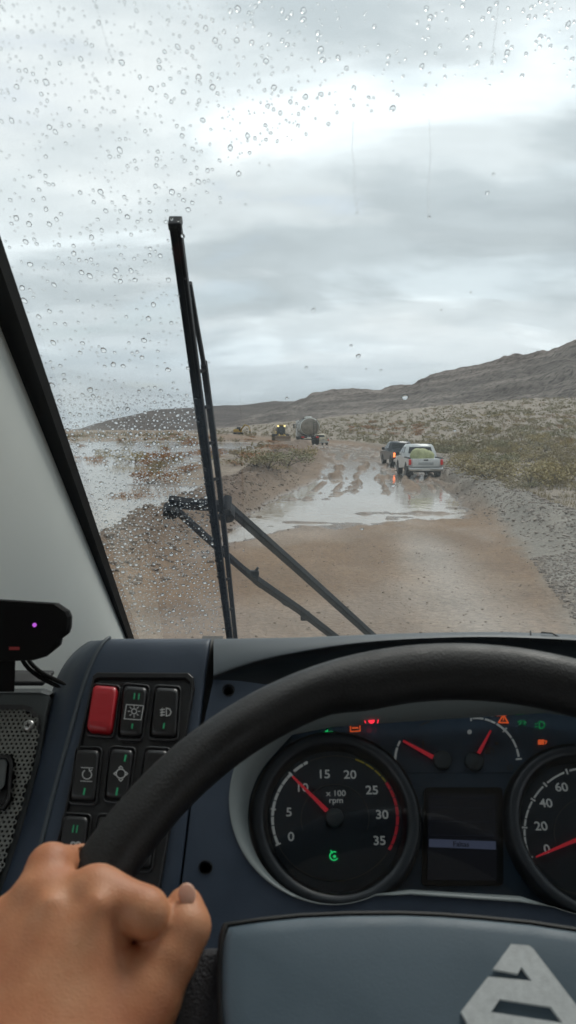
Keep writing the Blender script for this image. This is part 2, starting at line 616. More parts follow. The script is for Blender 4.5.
def build_ground():
    ang = np.concatenate([np.linspace(-180, -42, 40, endpoint=False), np.linspace(-42, -24, 40, endpoint=False),
                          np.linspace(-24, 26, 430, endpoint=False), np.linspace(26, 42, 36, endpoint=False), np.linspace(42, 180, 40, endpoint=False)])
    ang = np.radians(ang)
    r = np.concatenate([[0.0], np.exp(np.linspace(np.log(3.0), np.log(420.0), 400)), np.exp(np.linspace(np.log(450.0), np.log(12000.0), 40))])
    A, Rr = np.meshgrid(ang, r)
    X, Y = np.sin(A) * Rr, np.cos(A) * Rr
    z, c, wet, on = terrain(X, Y)
    z = np.where(Rr > 600, z * np.clip(1 - (Rr - 600) / 1800, 0, 1), z)
    nr, na = X.shape
    P = np.stack([X, Y, z], -1).reshape(-1, 3)
    i, j = np.meshgrid(np.arange(nr - 1), np.arange(na), indexing='ij')
    j2 = (j + 1) % na
    F = np.stack([i * na + j, i * na + j2, (i + 1) * na + j2, (i + 1) * na + j], -1).reshape(-1, 4)[:, ::-1]
    ctr = (on.ravel()[F].mean(1) > 0.5) & (Rr.ravel()[F].mean(1) < 600)
    s, w = c.reshape(-1, 3), wet.ravel()
    structure(grid_mesh('ground', P, F[~ctr], s, w, SOIL), 'stony desert plain and scrub slope beside the dirt road')
    structure(grid_mesh('road', P, F[ctr], s, w, SOIL), 'wet brown dirt road running to the hills')


build_ground()


def build_water():
    m = bpy.data.materials.new('muddy_water')
    m.use_nodes = True
    nt = m.node_tree; nd = nt.nodes; lk = nt.links
    b = nd['Principled BSDF']
    b.inputs['Roughness'].default_value = .05
    b.inputs['IOR'].default_value = 1.33
    geo = N(nd, 'ShaderNodeNewGeometry')
    mp = N(nd, 'ShaderNodeMapping'); mp.inputs['Scale'].default_value = (1.0, .45, 1)
    lk.new(geo.outputs['Position'], mp.inputs[0])
    n0 = N(nd, 'ShaderNodeTexNoise'); n0.inputs['Scale'].default_value = .35; n0.inputs['Detail'].default_value = 6
    lk.new(mp.outputs[0], n0.inputs['Vector'])
    r = ramp(nd, [(.3, (.33, .27, .21)), (.7, (.48, .42, .355))])
    lk.new(n0.outputs['Fac'], r.inputs[0]); lk.new(r.outputs[0], b.inputs['Base Color'])
    n1 = N(nd, 'ShaderNodeTexNoise'); n1.inputs['Scale'].default_value = 3.2; n1.inputs['Detail'].default_value = 5
    lk.new(mp.outputs[0], n1.inputs['Vector'])
    bp = N(nd, 'ShaderNodeBump'); bp.inputs['Strength'].default_value = .3; bp.inputs['Distance'].default_value = .035
    lk.new(n1.outputs['Fac'], bp.inputs['Height']); lk.new(bp.outputs[0], b.inputs['Normal'])
    xs = np.linspace(-260, 40, 40); ys = np.linspace(9, 240, 40)
    X, Y = np.meshgrid(xs, ys)
    P = np.stack([X, Y, np.full_like(X, ZW)], -1).reshape(-1, 3)
    i, j = np.meshgrid(np.arange(39), np.arange(39), indexing='ij')
    F = np.stack([i * 40 + j, i * 40 + j + 1, (i + 1) * 40 + j + 1, (i + 1) * 40 + j], -1).reshape(-1, 4)
    structure(grid_mesh('water', P, F, mat_=m), 'shallow muddy flood water over the road and plain')


build_water()


def hill_material(name, c0, c1, c2, zs):
    m = bpy.data.materials.new(name)
    m.use_nodes = True
    nt = m.node_tree; nd = nt.nodes; lk = nt.links
    b = nd['Principled BSDF']; b.inputs['Roughness'].default_value = .95; b.inputs['Specular IOR Level'].default_value = .1
    geo = N(nd, 'ShaderNodeNewGeometry')
    # rock beds: bands in height, tilted and broken by noise
    mp = N(nd, 'ShaderNodeMapping'); mp.inputs['Scale'].default_value = (.006, .006, zs)
    mp.inputs['Rotation'].default_value = (0, math.radians(3.5), 0)
    lk.new(geo.outputs['Position'], mp.inputs[0])
    nb = N(nd, 'ShaderNodeTexNoise'); nb.inputs['Scale'].default_value = 1.0; nb.inputs['Detail'].default_value = 6; nb.inputs['Roughness'].default_value = .6
    lk.new(mp.outputs[0], nb.inputs['Vector'])
    r = ramp(nd, [(.33, c0), (.5, c1), (.66, c2)])
    lk.new(nb.outputs['Fac'], r.inputs[0])
    # dark scrub dots
    vo = N(nd, 'ShaderNodeTexNoise'); vo.inputs['Scale'].default_value = .16; vo.inputs['Detail'].default_value = 7; vo.inputs['Roughness'].default_value = .75
    lk.new(geo.outputs['Position'], vo.inputs['Vector'])
    rv = ramp(nd, [(.40, .36), (.50, .95), (.7, 1.35)])
    lk.new(vo.outputs['Fac'], rv.inputs[0])
    mu = N(nd, 'ShaderNodeMix', data_type='RGBA', blend_type='MULTIPLY'); mu.inputs['Factor'].default_value = 1
    lk.new(r.outputs[0], mu.inputs['A']); lk.new(rv.outputs[0], mu.inputs['B'])
    lk.new(mu.outputs['Result'], b.inputs['Base Color'])
    bp = N(nd, 'ShaderNodeBump'); bp.inputs['Strength'].default_value = .7; bp.inputs['Distance'].default_value = 3
    lk.new(vo.outputs['Fac'], bp.inputs['Height']); lk.new(bp.outputs[0], b.inputs['Normal'])
    return m


def build_hill(name, label, prof, rbase, rridge, mat_, rough, seed, cols=420, rows=60):
    """prof: (bearing px, crest px) pairs; the crest stands rridge metres off and falls to rbase towards the viewer."""
    prof = np.array(prof, float)
    px = np.linspace(prof[0, 0], prof[-1, 0], cols)
    up = (429 - np.interp(px, prof[:, 0], prof[:, 1])) / FPX
    brg = np.arctan((px - 288) / FPX)
    rr = np.interp(px, [p[0] for p in rridge], [p[1] for p in rridge])
    rb = np.interp(px, [p[0] for p in rbase], [p[1] for p in rbase])
    t = np.linspace(0, 1.5, rows)
    T, B = np.meshgrid(t, brg, indexing='ij')
    Rr = rb + (rr - rb) * T
    X, Y = np.sin(B) * Rr, np.cos(B) * Rr
    crest = up * rr * np.cos(brg) + 2.5
    s = np.where(T < 1, 0.52 * T + 0.48 * T ** 2.3, 1 - (T - 1) * 0.9)
    # benches of harder rock
    s = s + 0.018 * np.sin(T * 21 + fbm(px / 60, px * 0, 3, seed)[None, :] * 4) * (T < 1) * T
    g = fbm(X / (rr * 0.055) + 7, Y / (rr * 0.16), 5, seed + 1)
    gl = 1 - np.abs(g) * 2
    Z = crest[None, :] * s + (g * 0.5 + gl * 0.25) * rough * (0.25 + np.clip(T, 0, 1)) * (0.35 + 0.65 * np.clip(crest[None, :] / crest.max(), 0, 1))
    Z = Z + fbm(X / (rr * 0.012), Y / (rr * 0.02), 3, seed + 5) * rough * 0.16
    Z[0] = -3
    P = np.stack([X, Y, Z], -1).reshape(-1, 3)
    i, j = np.meshgrid(np.arange(rows - 1), np.arange(cols - 1), indexing='ij')
    F = np.stack([i * cols + j, i * cols + j + 1, (i + 1) * cols + j + 1, (i + 1) * cols + j], -1).reshape(-1, 4)
    return structure(grid_mesh(name, P, F, mat_=mat_), label)


FAR_ROCK = hill_material('far_rock', (.095, .078, .070), (.135, .112, .10), (.18, .15, .132), .05)
NEAR_ROCK = hill_material('near_rock', (.105, .088, .080), (.185, .158, .142), (.29, .25, .222), .10)
build_hill('hill', 'long dark flat-topped hill on the far horizon',
           [(-420, 436), (-200, 434), (0, 436), (60, 434), (85, 428), (110, 420), (150, 411.5), (175, 409), (200, 408), (240, 405), (290, 401), (340, 398), (420, 400), (600, 404), (900, 410)],
           [(-420, 1800), (900, 1800)], [(-420, 2700), (900, 2700)], FAR_ROCK, 9, 101)
build_hill('hill', 'stony grey hill climbing to the upper right with bands of rock',
           [(190, 431), (225, 426), (260, 415), (285, 404), (310, 396), (330, 392.5), (380, 389), (410, 386), (420, 381), (430, 378), (450, 374), (480, 368), (500, 361.5),
            (525, 358.5), (540, 354.5), (552, 350), (562, 347), (576, 346), (640, 328), (760, 310), (1000, 300)],
           [(190, 620), (576, 230), (1000, 200)], [(190, 1500), (420, 1000), (576, 760), (1000, 700)], NEAR_ROCK, 15, 141, 620, 110)

# ------------------------------------------------------------------ stones and plants
def icosa():
    bm = bmesh.new(); bmesh.ops.create_icosphere(bm, subdivisions=1, radius=1)
    bm.verts.index_update()
    v = np.array([x.co[:] for x in bm.verts]); f = np.array([[a.index for a in x.verts] for x in bm.faces]); bm.free()
    return v, f


def scatter_stones(name, label, X, Y, size, mat_, flat=.6, sink=.3):
    v, f = icosa()
    n = len(X)
    z = terrain(X, Y)[0]
    V = np.repeat(v[None], n, 0) * (1 + rng.uniform(-.28, .28, (n, len(v), 1)))
    V = V * rng.uniform(.6, 1.3, (n, 1, 3)) * np.array([1, 1, flat])
    a = rng.uniform(0, 6.28, n)
    c, s = np.cos(a)[:, None], np.sin(a)[:, None]
    V = np.stack([V[..., 0] * c - V[..., 1] * s, V[..., 0] * s + V[..., 1] * c, V[..., 2]], -1) * size[:, None, None]
    V += np.stack([X, Y, z + size * (flat - sink) * .6], -1)[:, None, :]
    F = (f[None] + (np.arange(n) * len(v))[:, None, None]).reshape(-1, 3)
    o = grid_mesh(name, V.reshape(-1, 3), F, mat_=mat_)
    o.data.polygons.foreach_set('use_smooth', np.zeros(len(F), bool))
    return tag(o, label, 'stones', kind='stuff')


def island_mat(name, stops, scale, rough=.85):
    """Each loose piece takes its own tone."""
    m = bpy.data.materials.new(name); m.use_nodes = True
    nt = m.node_tree; b = nt.nodes['Principled BSDF']; b.inputs['Roughness'].default_value = rough
    g = N(nt.nodes, 'ShaderNodeNewGeometry')
    r = ramp(nt.nodes, stops)
    nt.links.new(g.outputs['Random Per Island'], r.inputs[0]); nt.links.new(r.outputs[0], b.inputs['Base Color'])
    return m


GREY_STONE = island_mat('grey_stone', [(0, (.18, .146, .124)), (.6, (.25, .207, .175)), (1, (.37, .315, .27))], 3)
BROWN_STONE = island_mat('brown_stone', [(0, (.17, .128, .10)), (.6, (.25, .192, .148)), (1, (.36, .295, .24))], 3)


def along(line, n, y0, y1, spread, off=0.0):
    Y = np.exp(rng.uniform(np.log(y0), np.log(y1), n))
    X = np.interp(Y, line[:, 0], line[:, 1]) + rng.normal(0, spread, n) + off
    return X, Y


X, Y = along(RB, 7000, 9, 60, .62, 0)
scatter_stones('gravel', 'grey stones of the bank right of the road', X, Y, rng.lognormal(-3.7, .5, len(X)).clip(.012, .11), GREY_STONE, .45)
X, Y = along(LB, 4200, 9, 55, .85)
scatter_stones('gravel', 'brown stones of the bank left of the road', X, Y, rng.lognormal(-3.4, .45, len(X)).clip(.012, .14), BROWN_STONE)
Y = rng.uniform(7.5, 16, 2000); X = rng.uniform(-4.5, 4.6, 2000)
scatter_stones('gravel', 'small pebbles strewn over the dirt road', X, Y, rng.lognormal(-4.6, .4, len(X)).clip(.005, .026), BROWN_STONE)
Y = rng.uniform(8, 14, 2600); X = 3.6 + (Y - 9) * .2 + np.abs(rng.normal(0, .8, 2600))
scatter_stones('gravel', 'grey gravel on the shoulder right of the road', X, Y, rng.lognormal(-4.2, .5, len(X)).clip(.008, .05), GREY_STONE)
Y = np.exp(rng.uniform(np.log(14), np.log(90), 2600)); X = np.interp(Y, RB[:, 0], RB[:, 1]) + 1 + np.abs(rng.normal(0, 1, 2600)) * (4 + Y * .22)
scatter_stones('gravel', 'scattered stones on the scrub slope', X, Y, rng.lognormal(-3.3, .5, len(X)).clip(.02, .2), GREY_STONE)


def leaf_mat(name, a, b_):
    return island_mat(name, [(0, a), (.5, tuple((x + y) / 2 for x, y in zip(a, b_))), (1, b_)], 1, .8)


LEAF = {'olive': leaf_mat('olive_leaf', (.22, .175, .065), (.48, .38, .18)),
        'green': leaf_mat('grey_green_leaf', (.16, .155, .075), (.33, .30, .165)),
        'straw': leaf_mat('straw_leaf', (.20, .155, .075), (.36, .29, .16)),
        'rust': leaf_mat('rust_leaf', (.24, .10, .035), (.46, .23, .09))}
TWIG = mat('twig', (.11, .085, .065), .9)


def shrub_mesh(seed, leaves=620):
    r = np.random.default_rng(seed)
    nc = 9
    cl = np.c_[r.normal(0, .38, nc), r.normal(0, .38, nc), r.uniform(.25, .72, nc)]
    which = r.integers(0, nc, leaves)
    d = r.normal(0, 1, (leaves, 3)); d /= np.linalg.norm(d, axis=1)[:, None]
    p = cl[which] + d * (r.uniform(.1, 1, leaves) ** .5)[:, None] * np.array([.34, .34, .26])
    p[:, 2] = np.maximum(p[:, 2], .03)
    t = r.normal(0, 1, (leaves, 3)) + d * .8 + np.array([0, 0, .6]); t /= np.linalg.norm(t, axis=1)[:, None]
    s = np.cross(t, r.normal(0, 1, (leaves, 3))); s /= np.linalg.norm(s, axis=1)[:, None]
    L = r.uniform(.05, .13, leaves)[:, None]; w = r.uniform(.02, .042, leaves)[:, None]
    V = np.stack([p - s * w * .3, p + t * L * .5 - s * w, p + t * L, p + t * L * .5 + s * w], 1).reshape(-1, 3)
    F = np.arange(leaves * 4).reshape(-1, 4)
    me = bpy.data.meshes.new('foliage'); me.from_pydata(V.tolist(), [], F.tolist())
    mb = MB()
    for c in cl:
        mid = Vector((c[0] * .45, c[1] * .45, c[2] * .5))
        mb.tube([(0, 0, -.05), mid, c], [.022, .015, .006], 5)
    st = bpy.data.meshes.new('stem'); st.from_pydata(mb.v, [], mb.f)
    st.materials.append(TWIG)
    return me, st


PROTO = [shrub_mesh(200 + k) for k in range(5)]
FOL = {}
for k, (me, st) in enumerate(PROTO):
    for key, mt in LEAF.items():
        m2 = me.copy(); m2.materials.append(mt); FOL[key, k] = m2


SAME = {}


def shrub(x, y, r, h, key, label, group):
    z = ground_z(x, y)
    k = random.randrange(5)
    t = thing('shrub', label, 'shrub', (x, y, z - .03), random.uniform(0, 6.28), group)
    t.scale = (r, r, h)
    SAME.setdefault(label, []).append((x / y, t))
    for nm, me in (('foliage', FOL[key, k]), ('stem', PROTO[k][1])):
        o = bpy.data.objects.new(nm, me); COL.objects.link(o); o.parent = t


def ground_at(px, py, it=12):
    """Where the sight line of a place in the photograph meets the terrain."""
    r = sight(px, py)
    ts = np.exp(np.linspace(np.log(5), np.log(400), 900))
    Xs, Ys, Zs = EYE.x + r.x * ts, EYE.y + r.y * ts, EYE.z + r.z * ts
    hit = np.nonzero(Zs < np.maximum(terrain(Xs, Ys)[0], ZW))[0]
    i = hit[0] if len(hit) else 500
    return float(Xs[i]), float(Ys[i])


near = [(556, 482, 1.5, 1.25, 'olive', 'large olive shrub behind the gravel bank at the right edge'),
        (530, 487, 1.35, 1.05, 'olive', 'broad olive shrub just behind the grey gravel bank'),
        (503, 478, 1.3, 1.0, 'olive', 'rounded olive shrub beyond the bend of the gravel bank'),
        (482, 470, 1.1, .85, 'straw', 'straw coloured shrub to the right of the white pickup'),
        (462, 468, .9, .8, 'olive', 'small olive shrub close by the white pickup'),
        (288, 466, 1.6, 1.0, 'green', 'grey-green shrub on top of the earth bank left of the road'),
        (268, 468, 1.5, .9, 'green', 'low grey-green shrub on the left slope of the earth bank'),
        (302, 459, 1.3, .9, 'olive', 'olive shrub on the earth bank in front of the tanker'),
        (150, 484, 1.3, .8, 'rust', 'dry red-brown shrub standing in the left flood water'),
        (128, 497, .9, .55, 'rust', 'low red-brown shrub nearest the black window pillar')]
for px, py, r, h, key, lab in near:
    x, y = ground_at(px, py)
    shrub(x, y, r, h, key, lab, 'desert shrubs')
placed = []


def name_shrub(key, s, px, py, where):
    """Label from size, colour and the neighbourhood a shrub stands in."""
    size = 'small' if s < .92 else ('middling' if s < 1.12 else 'large')
    col = {'olive': 'olive', 'green': 'grey-green', 'straw': 'straw coloured', 'rust': 'red-brown'}[key]
    if where == 'slope':
        hgt = 'high on the stony slope' if py < 428 else ('halfway up the stony slope' if py < 452 else 'behind the gravel bank')
        side = 'close to the pickups' if px < 470 else ('midway along' if px < 525 else 'near the right edge')
        return f'{size} {col} shrub {hgt} {side}'
    if where == 'bend':
        side = 'next to the tanker' if px < 365 else ('between tanker and dark pickup' if px < 400 else 'above the white pickup')
        return f'{size} {col} shrub beyond the road {side}'
    side = 'beside the window pillar' if px < 125 else ('left of the wiper' if px < 205 else 'between wiper and loader')
    dep = 'on the far plain' if py < 445 else 'on a near mud bar'
    return f'{size} {col} shrub {dep} {side}'


def spread(n, fn, keys, rr, hh, label, group, sep=1.0):
    c = 0
    for _ in range(n * 30):
        px, py = fn()
        x, y = ground_at(px, py)
        if y > 320 or any((x - a) ** 2 + (y - b) ** 2 < (sep * (1 + y * .006)) ** 2 for a, b in placed):
            continue
        rc_ = np.interp(y, RC[:, 0], RC[:, 1])
        if abs(x - rc_) < np.interp(y, RH[:, 0], RH[:, 1]) + .8:
            continue
        placed.append((x, y))
        s = random.choice((random.uniform(.45, .8), random.uniform(.8, 1.1), random.uniform(1.1, 1.6)))
        key = random.choice(keys)
        shrub(x, y, random.uniform(*rr) * s, random.uniform(*hh) * s, key, name_shrub(key, s, px, py, label), group)
        c += 1
        if c >= n:
            break


spread(165, lambda: (random.uniform(425, 590), 412 + 78 * random.random() ** 1.2), ['olive', 'olive', 'straw', 'straw', 'straw', 'green'], (.7, 1.45), (.5, 1.0),
       'slope', 'shrubs on the scrub slope')
spread(42, lambda: (random.uniform(340, 430), random.uniform(421, 436)), ['rust', 'rust', 'olive', 'straw'], (.9, 1.6), (.6, 1.1),
       'bend', 'shrubs beyond the pickups')
spread(74, lambda: (random.uniform(75, 280), 432 + 42 * random.random() ** 1.5), ['rust', 'rust', 'straw', 'rust', 'olive'], (.7, 1.5), (.4, .8),
       'plain', 'shrubs on the flooded plain', 1.4)


ORD = ['leftmost', 'second', 'third', 'fourth', 'fifth', 'sixth', 'seventh', 'eighth', 'ninth', 'tenth', 'eleventh', 'twelfth']
for lab, lst in SAME.items():           # look-alikes are told apart by their order across the picture
    if len(lst) > 1:
        for k, (_, t) in enumerate(sorted(lst, key=lambda e: e[0])):
            t['label'] = lab + (', leftmost of these' if k == 0 else f', {ORD[min(k, 11)]} from left')


def far_scrub():
    """Thousands of far bushes on slope and plain that read as one cover."""
    n = 4600
    Y = np.exp(rng.uniform(np.log(70), np.log(520), n))
    X = np.where(rng.random(n) < .78, np.interp(Y, RB[:, 0], RB[:, 1]) + 2 + rng.random(n) * (Y * .62), np.interp(Y, LB[:, 0], LB[:, 1]) - 4 - rng.random(n) * Y * .5)
    z = terrain(X, Y)[0]
    k = z > ZW + .05
    X, Y, z = X[k], Y[k], z[k]; n = len(X)
    m = 16
    s = rng.uniform(.4, 1.1, n) * (1 + (Y > 200) * .4)
    d = rng.normal(0, 1, (n, m, 3)); d[..., 2] = np.abs(d[..., 2]) * .7
    p = d / np.linalg.norm(d, axis=2)[..., None] * rng.uniform(.3, 1, (n, m, 1)) * s[:, None, None]
    p += np.stack([X, Y, z], -1)[:, None]
    e = rng.normal(0, .20, (n, m, 3, 3)) * s[:, None, None, None]
    V = (p[:, :, None] + e).reshape(-1, 3)
    F = np.arange(n * m * 3).reshape(-1, 3)
    mt = bpy.data.materials.new('far_scrub'); mt.use_nodes = True
    nt = mt.node_tree; b = nt.nodes['Principled BSDF']; b.inputs['Roughness'].default_value = .9
    g = N(nt.nodes, 'ShaderNodeNewGeometry'); nz = N(nt.nodes, 'ShaderNodeTexNoise'); nz.inputs['Scale'].default_value = .09; nz.inputs['Detail'].default_value = 5
    nt.links.new(g.outputs['Position'], nz.inputs['Vector'])
    r = ramp(nt.nodes, [(.35, (.21, .19, .105)), (.5, (.27, .235, .145)), (.62, (.33, .265, .175)), (.72, (.34, .19, .10))])
    nt.links.new(nz.outputs['Fac'], r.inputs[0]); nt.links.new(r.outputs[0], b.inputs['Base Color'])
    tag(grid_mesh('scrub_vegetation', V, F, mat_=mt), 'far low scrub covering the foot of the hill', 'scrub', kind='stuff')
    # dry grass tufts nearer by
    n = 2600
    Y = np.exp(rng.uniform(np.log(13), np.log(90), n)); X = np.interp(Y, RB[:, 0], RB[:, 1]) + 1.2 + np.abs(rng.normal(0, 1, n)) * (4 + Y * .25)
    z = terrain(X, Y)[0]; m = 12
    a = rng.uniform(0, 6.28, (n, m)); l = rng.uniform(.1, .32, (n, m)); lean = rng.uniform(.1, .6, (n, m))
    root = np.stack([X, Y, z - .01], -1)[:, None] + rng.normal(0, .06, (n, m, 3)) * np.array([1, 1, 0])
    tip = root + np.stack([np.cos(a) * lean * l, np.sin(a) * lean * l, l], -1)
    w = np.stack([-np.sin(a), np.cos(a), a * 0], -1) * .009
    V = np.stack([root - w, root + w, tip], 2).reshape(-1, 3)
    tag(grid_mesh('dry_grass', V, np.arange(n * m * 3).reshape(-1, 3), mat_=LEAF['straw']), 'dry grass tufts on the scrub slope', 'grass', kind='stuff')


far_scrub()

# ------------------------------------------------------------------ vehicles
TYRE = mat('tyre_rubber', (.018, .017, .017), .85, bump=.3, bscale=60, bdist=.004)
RIM = mat('wheel_rim', (.32, .31, .30), .45, .6)
GLASS = mat('vehicle_glass', (.018, .022, .025), .06, spec=.6)
TRIM = mat('vehicle_trim', (.03, .03, .031), .6)
CHROME = mat('bumper_steel', (.55, .55, .54), .28, .9)
WHITE = mat('white_paint', (.66, .68, .68), .3, coat=.4, var=.12, vscale=2.5)
DARK = mat('dark_paint', (.045, .052, .062), .32, coat=.4, var=.25, vscale=2)
REDLAMP = mat('tail_lamp', (.45, .02, .02), .25, emit=(1, .05, .03), es=.08)
BRAKE = mat('lit_brake_lamp', (.5, .05, .02), .25, emit=(1, .2, .05), es=2.2)
PLATE = mat('plate_white', (.62, .62, .60), .5)
MUDSTAIN = mat('mud_splash', (.23, .17, .125), .9, var=.3, vscale=8)


def wheel(t, x, y, r, w, rimmat=RIM):
    mb = MB()
    mb.lathe((x, y, r), (1, 0, 0), [(r * .62, -w * .5), (r * .93, -w * .5), (r, -w * .36), (r, w * .36), (r * .93, w * .5), (r * .62, w * .5), (r * .60, w * .3), (r * .6, -w * .3), (r * .62, -w * .5)], 20)
    ty = local('wheel', mb, TYRE, t)
    mr = MB()
    mr.lathe((x, y, r), (1, 0, 0), [(.02, -w * .34), (r * .25, -w * .36), (r * .5, -w * .22), (r * .61, -w * .44), (r * .61, w * .44), (r * .5, w * .22), (r * .25, w * .36), (.02, w * .34)], 14)
    local('rim', mr, rimmat, ty)
    return ty


def profile_x(prof, w, inset=0.0, z_in=None):
    """Side outline (y, z) drawn out across the width."""
    return [(-w / 2, y, z) for y, z in prof], [(w / 2, y, z) for y, z in prof]


def slab_x(mb, prof, x0, x1):
    return mb.prism([(x0, y, z) for y, z in prof], [(x1, y, z) for y, z in prof])


def pickup(label, paint, loc, rz, brake=False, group='pickups on the wet road'):
    t = thing('pickup_truck', label, 'pickup', loc, rz, group)
    w = 1.82
    # lower body: y runs forward, rear bumper at 0
    mb = MB()
    slab_x(mb, [(.12, .52), (.12, .72), (1.0, .55), (1.55, .55), (3.2, .42), (4.2, .42), (4.95, .5), (5.2, .62), (5.22, .88), (5.05, 1.02), (3.75, 1.10), (1.78, 1.10), (1.78, 1.04), (.12, 1.04)], -w / 2, w / 2)
    bevel(local('body', mb, paint, t), .05, 3)
    # cab
    rows = []
    for z, hw, y0, y1 in ((1.08, .89, 1.82, 3.95), (1.32, .85, 1.90, 3.62), (1.66, .73, 2.08, 3.02), (1.76, .66, 2.25, 2.86), (1.78, .4, 2.4, 2.75)):
        rows.append([(-hw, y0, z), (0, y0 - .03, z), (hw, y0, z), (hw, (y0 + y1) / 2, z), (hw, y1, z), (0, y1 + .06, z), (-hw, y1, z), (-hw, (y0 + y1) / 2, z)])
    mb = MB(); mb.loft(rows, True, True); mb.fill(rows[-1])
    cab = local('cab', mb, paint, t)
    mb = MB(); mb.prism([(-.66, 1.905, 1.28), (.66, 1.905, 1.28), (.585, 2.06, 1.62), (-.585, 2.06, 1.62)], [(-.66, 1.84, 1.28), (.66, 1.84, 1.28), (.585, 2.00, 1.62), (-.585, 2.00, 1.62)])
    local('rear_window', mb, GLASS, t)
    for s in (-1, 1):
        for y0, y1, a, b_ in ((2.05, 2.62, 2.2, 2.62), (2.72, 3.5, 2.72, 3.0)):
            mb = MB(); mb.prism([(s * .83, y0, 1.3), (s * .83, y1, 1.3), (s * .715, b_, 1.62), (s * .715, a, 1.62)], [(s * .885, y0, 1.3), (s * .885, y1, 1.3), (s * .77, b_, 1.62), (s * .77, a, 1.62)])
            local('side_window', mb, GLASS, t)
    mb = MB(); mb.prism([(-.7, 3.66, 1.26), (.7, 3.66, 1.26), (.62, 3.08, 1.62), (-.62, 3.08, 1.62)], [(-.7, 3.74, 1.28), (.7, 3.74, 1.28), (.62, 3.15, 1.65), (-.62, 3.15, 1.65)])
    local('windscreen', mb, GLASS, t)
    # load bed
    mb = MB(); mb.box((0, .95, .74), (1.52, 1.56, .06)); mb.box((-.84, .95, 1.075), (.11, 1.62, .07)); mb.box((.84, .95, 1.075), (.11, 1.62, .07))
    local('load_bed', mb, TRIM, t)
    mb = MB(); mb.rbox((0, .10, .83), (1.42, .07, .44), .025)
    tg = local('tailgate', mb, paint, t)
    mb = MB(); mb.rbox((0, .06, .98), (.24, .03, .07), .01); local('handle', mb, TRIM, tg)
    mb = MB(); mb.rbox((0, .055, .80), (.8, .012, .14), .004); local('badge_strip', mb, mat('badge_grey', (.4, .42, .43), .5), tg)
    mb = MB(); mb.rbox((0, .0, .50), (1.78, .16, .17), .04); local('bumper', mb, CHROME, t)
    mb = MB(); mb.box((0, -.085, .50), (.42, .012, .13)); local('licence_plate', mb, PLATE, t)
    mb = MB(); mb.box((0, .1, .40), (1.2, .1, .12)); local('tow_bar', mb, TRIM, t)
    for s in (-1, 1):
        mb = MB(); mb.rbox((s * .83, .095, .87), (.13, .10, .30), .025)
        local('tail_light', mb, BRAKE if (brake and s < 0) else REDLAMP, t)
        mb = MB(); mb.rbox((s * 1.03, 3.32, 1.24), (.2, .11, .2), .03); mb.tube([(s * .86, 3.35, 1.16), (s * 1.0, 3.33, 1.2)], .025, 6)
        local('mirror', mb, TRIM, t)
        mb = MB(); mb.box((s * .72, .42, .33), (.26, .02, .3)); local('mud_flap', mb, TRIM, t)
        for y in (1.05, 4.15):
            mb = MB()
            arch = [(y + .47 * math.cos(a), .38 + .47 * math.sin(a)) for a in np.linspace(0, math.pi, 13)]
            slab_x(mb, arch, s * .70, s * .918)
            local('wheel_arch', mb, TRIM, t)
            wheel(t, s * .79, y, .385, .26)
    mb = MB(); mb.tube([(-.6, 2.4, 1.80), (-.6, 2.9, 1.80)], .02, 6); mb.tube([(.6, 2.4, 1.80), (.6, 2.9, 1.80)], .02, 6)
    local('roof_rail', mb, TRIM, t)
    return t


def heading(y):
    a = np.interp([y - 4, y + 4], RC[:, 0], RC[:, 1])
    return -math.atan2(a[1] - a[0], 8)


x, y = 7.2, 38.6
zp = ground_z(x, y) - .03
pickup('white pickup with green load driving through the mud', WHITE, (x, y, zp), -.01)
# the bundle tied on its load bed
mb = MB()
for k in range(3):
    mb.ball((x - .32 + k * .28, y + .75 + k * .2, zp + 1.17 + .05 * (k == 1)), (.42, .45, .42 - .06 * k), 14, 8)
o = mb.build('cargo_bundle', mat('tarp_green', (.40, .42, .22), .8, var=.25, vscale=5, bump=.5, bscale=9, bdist=.05))
rm = o.modifiers.new('blend', 'REMESH'); rm.mode = 'VOXEL'; rm.voxel_size = .05; rm.use_smooth_shade = True
tag(o, 'pale green tarpaulin bundle on the white pickup bed', 'bundle')
x2, y2 = 8.15, 51.0
pickup('dark pickup with its left tail lamp lit ahead of the white one', DARK, (x2, y2, ground_z(x2, y2) - .03), math.radians(3), True)

TANK = mat('tank_paint', (.66, .68, .64), .42, var=.3, vscale=1.2)
TANKEND = mat('muddy_tank_end', (.26, .23, .19), .6, var=.4, vscale=1.5)
LAMPY = mat('lit_work_lamp', (.9, .75, .3), .3, emit=(1, .78, .32), es=1.5)
YELLOW = mat('machine_yellow', (.45, .28, .03), .5, var=.25, vscale=2)


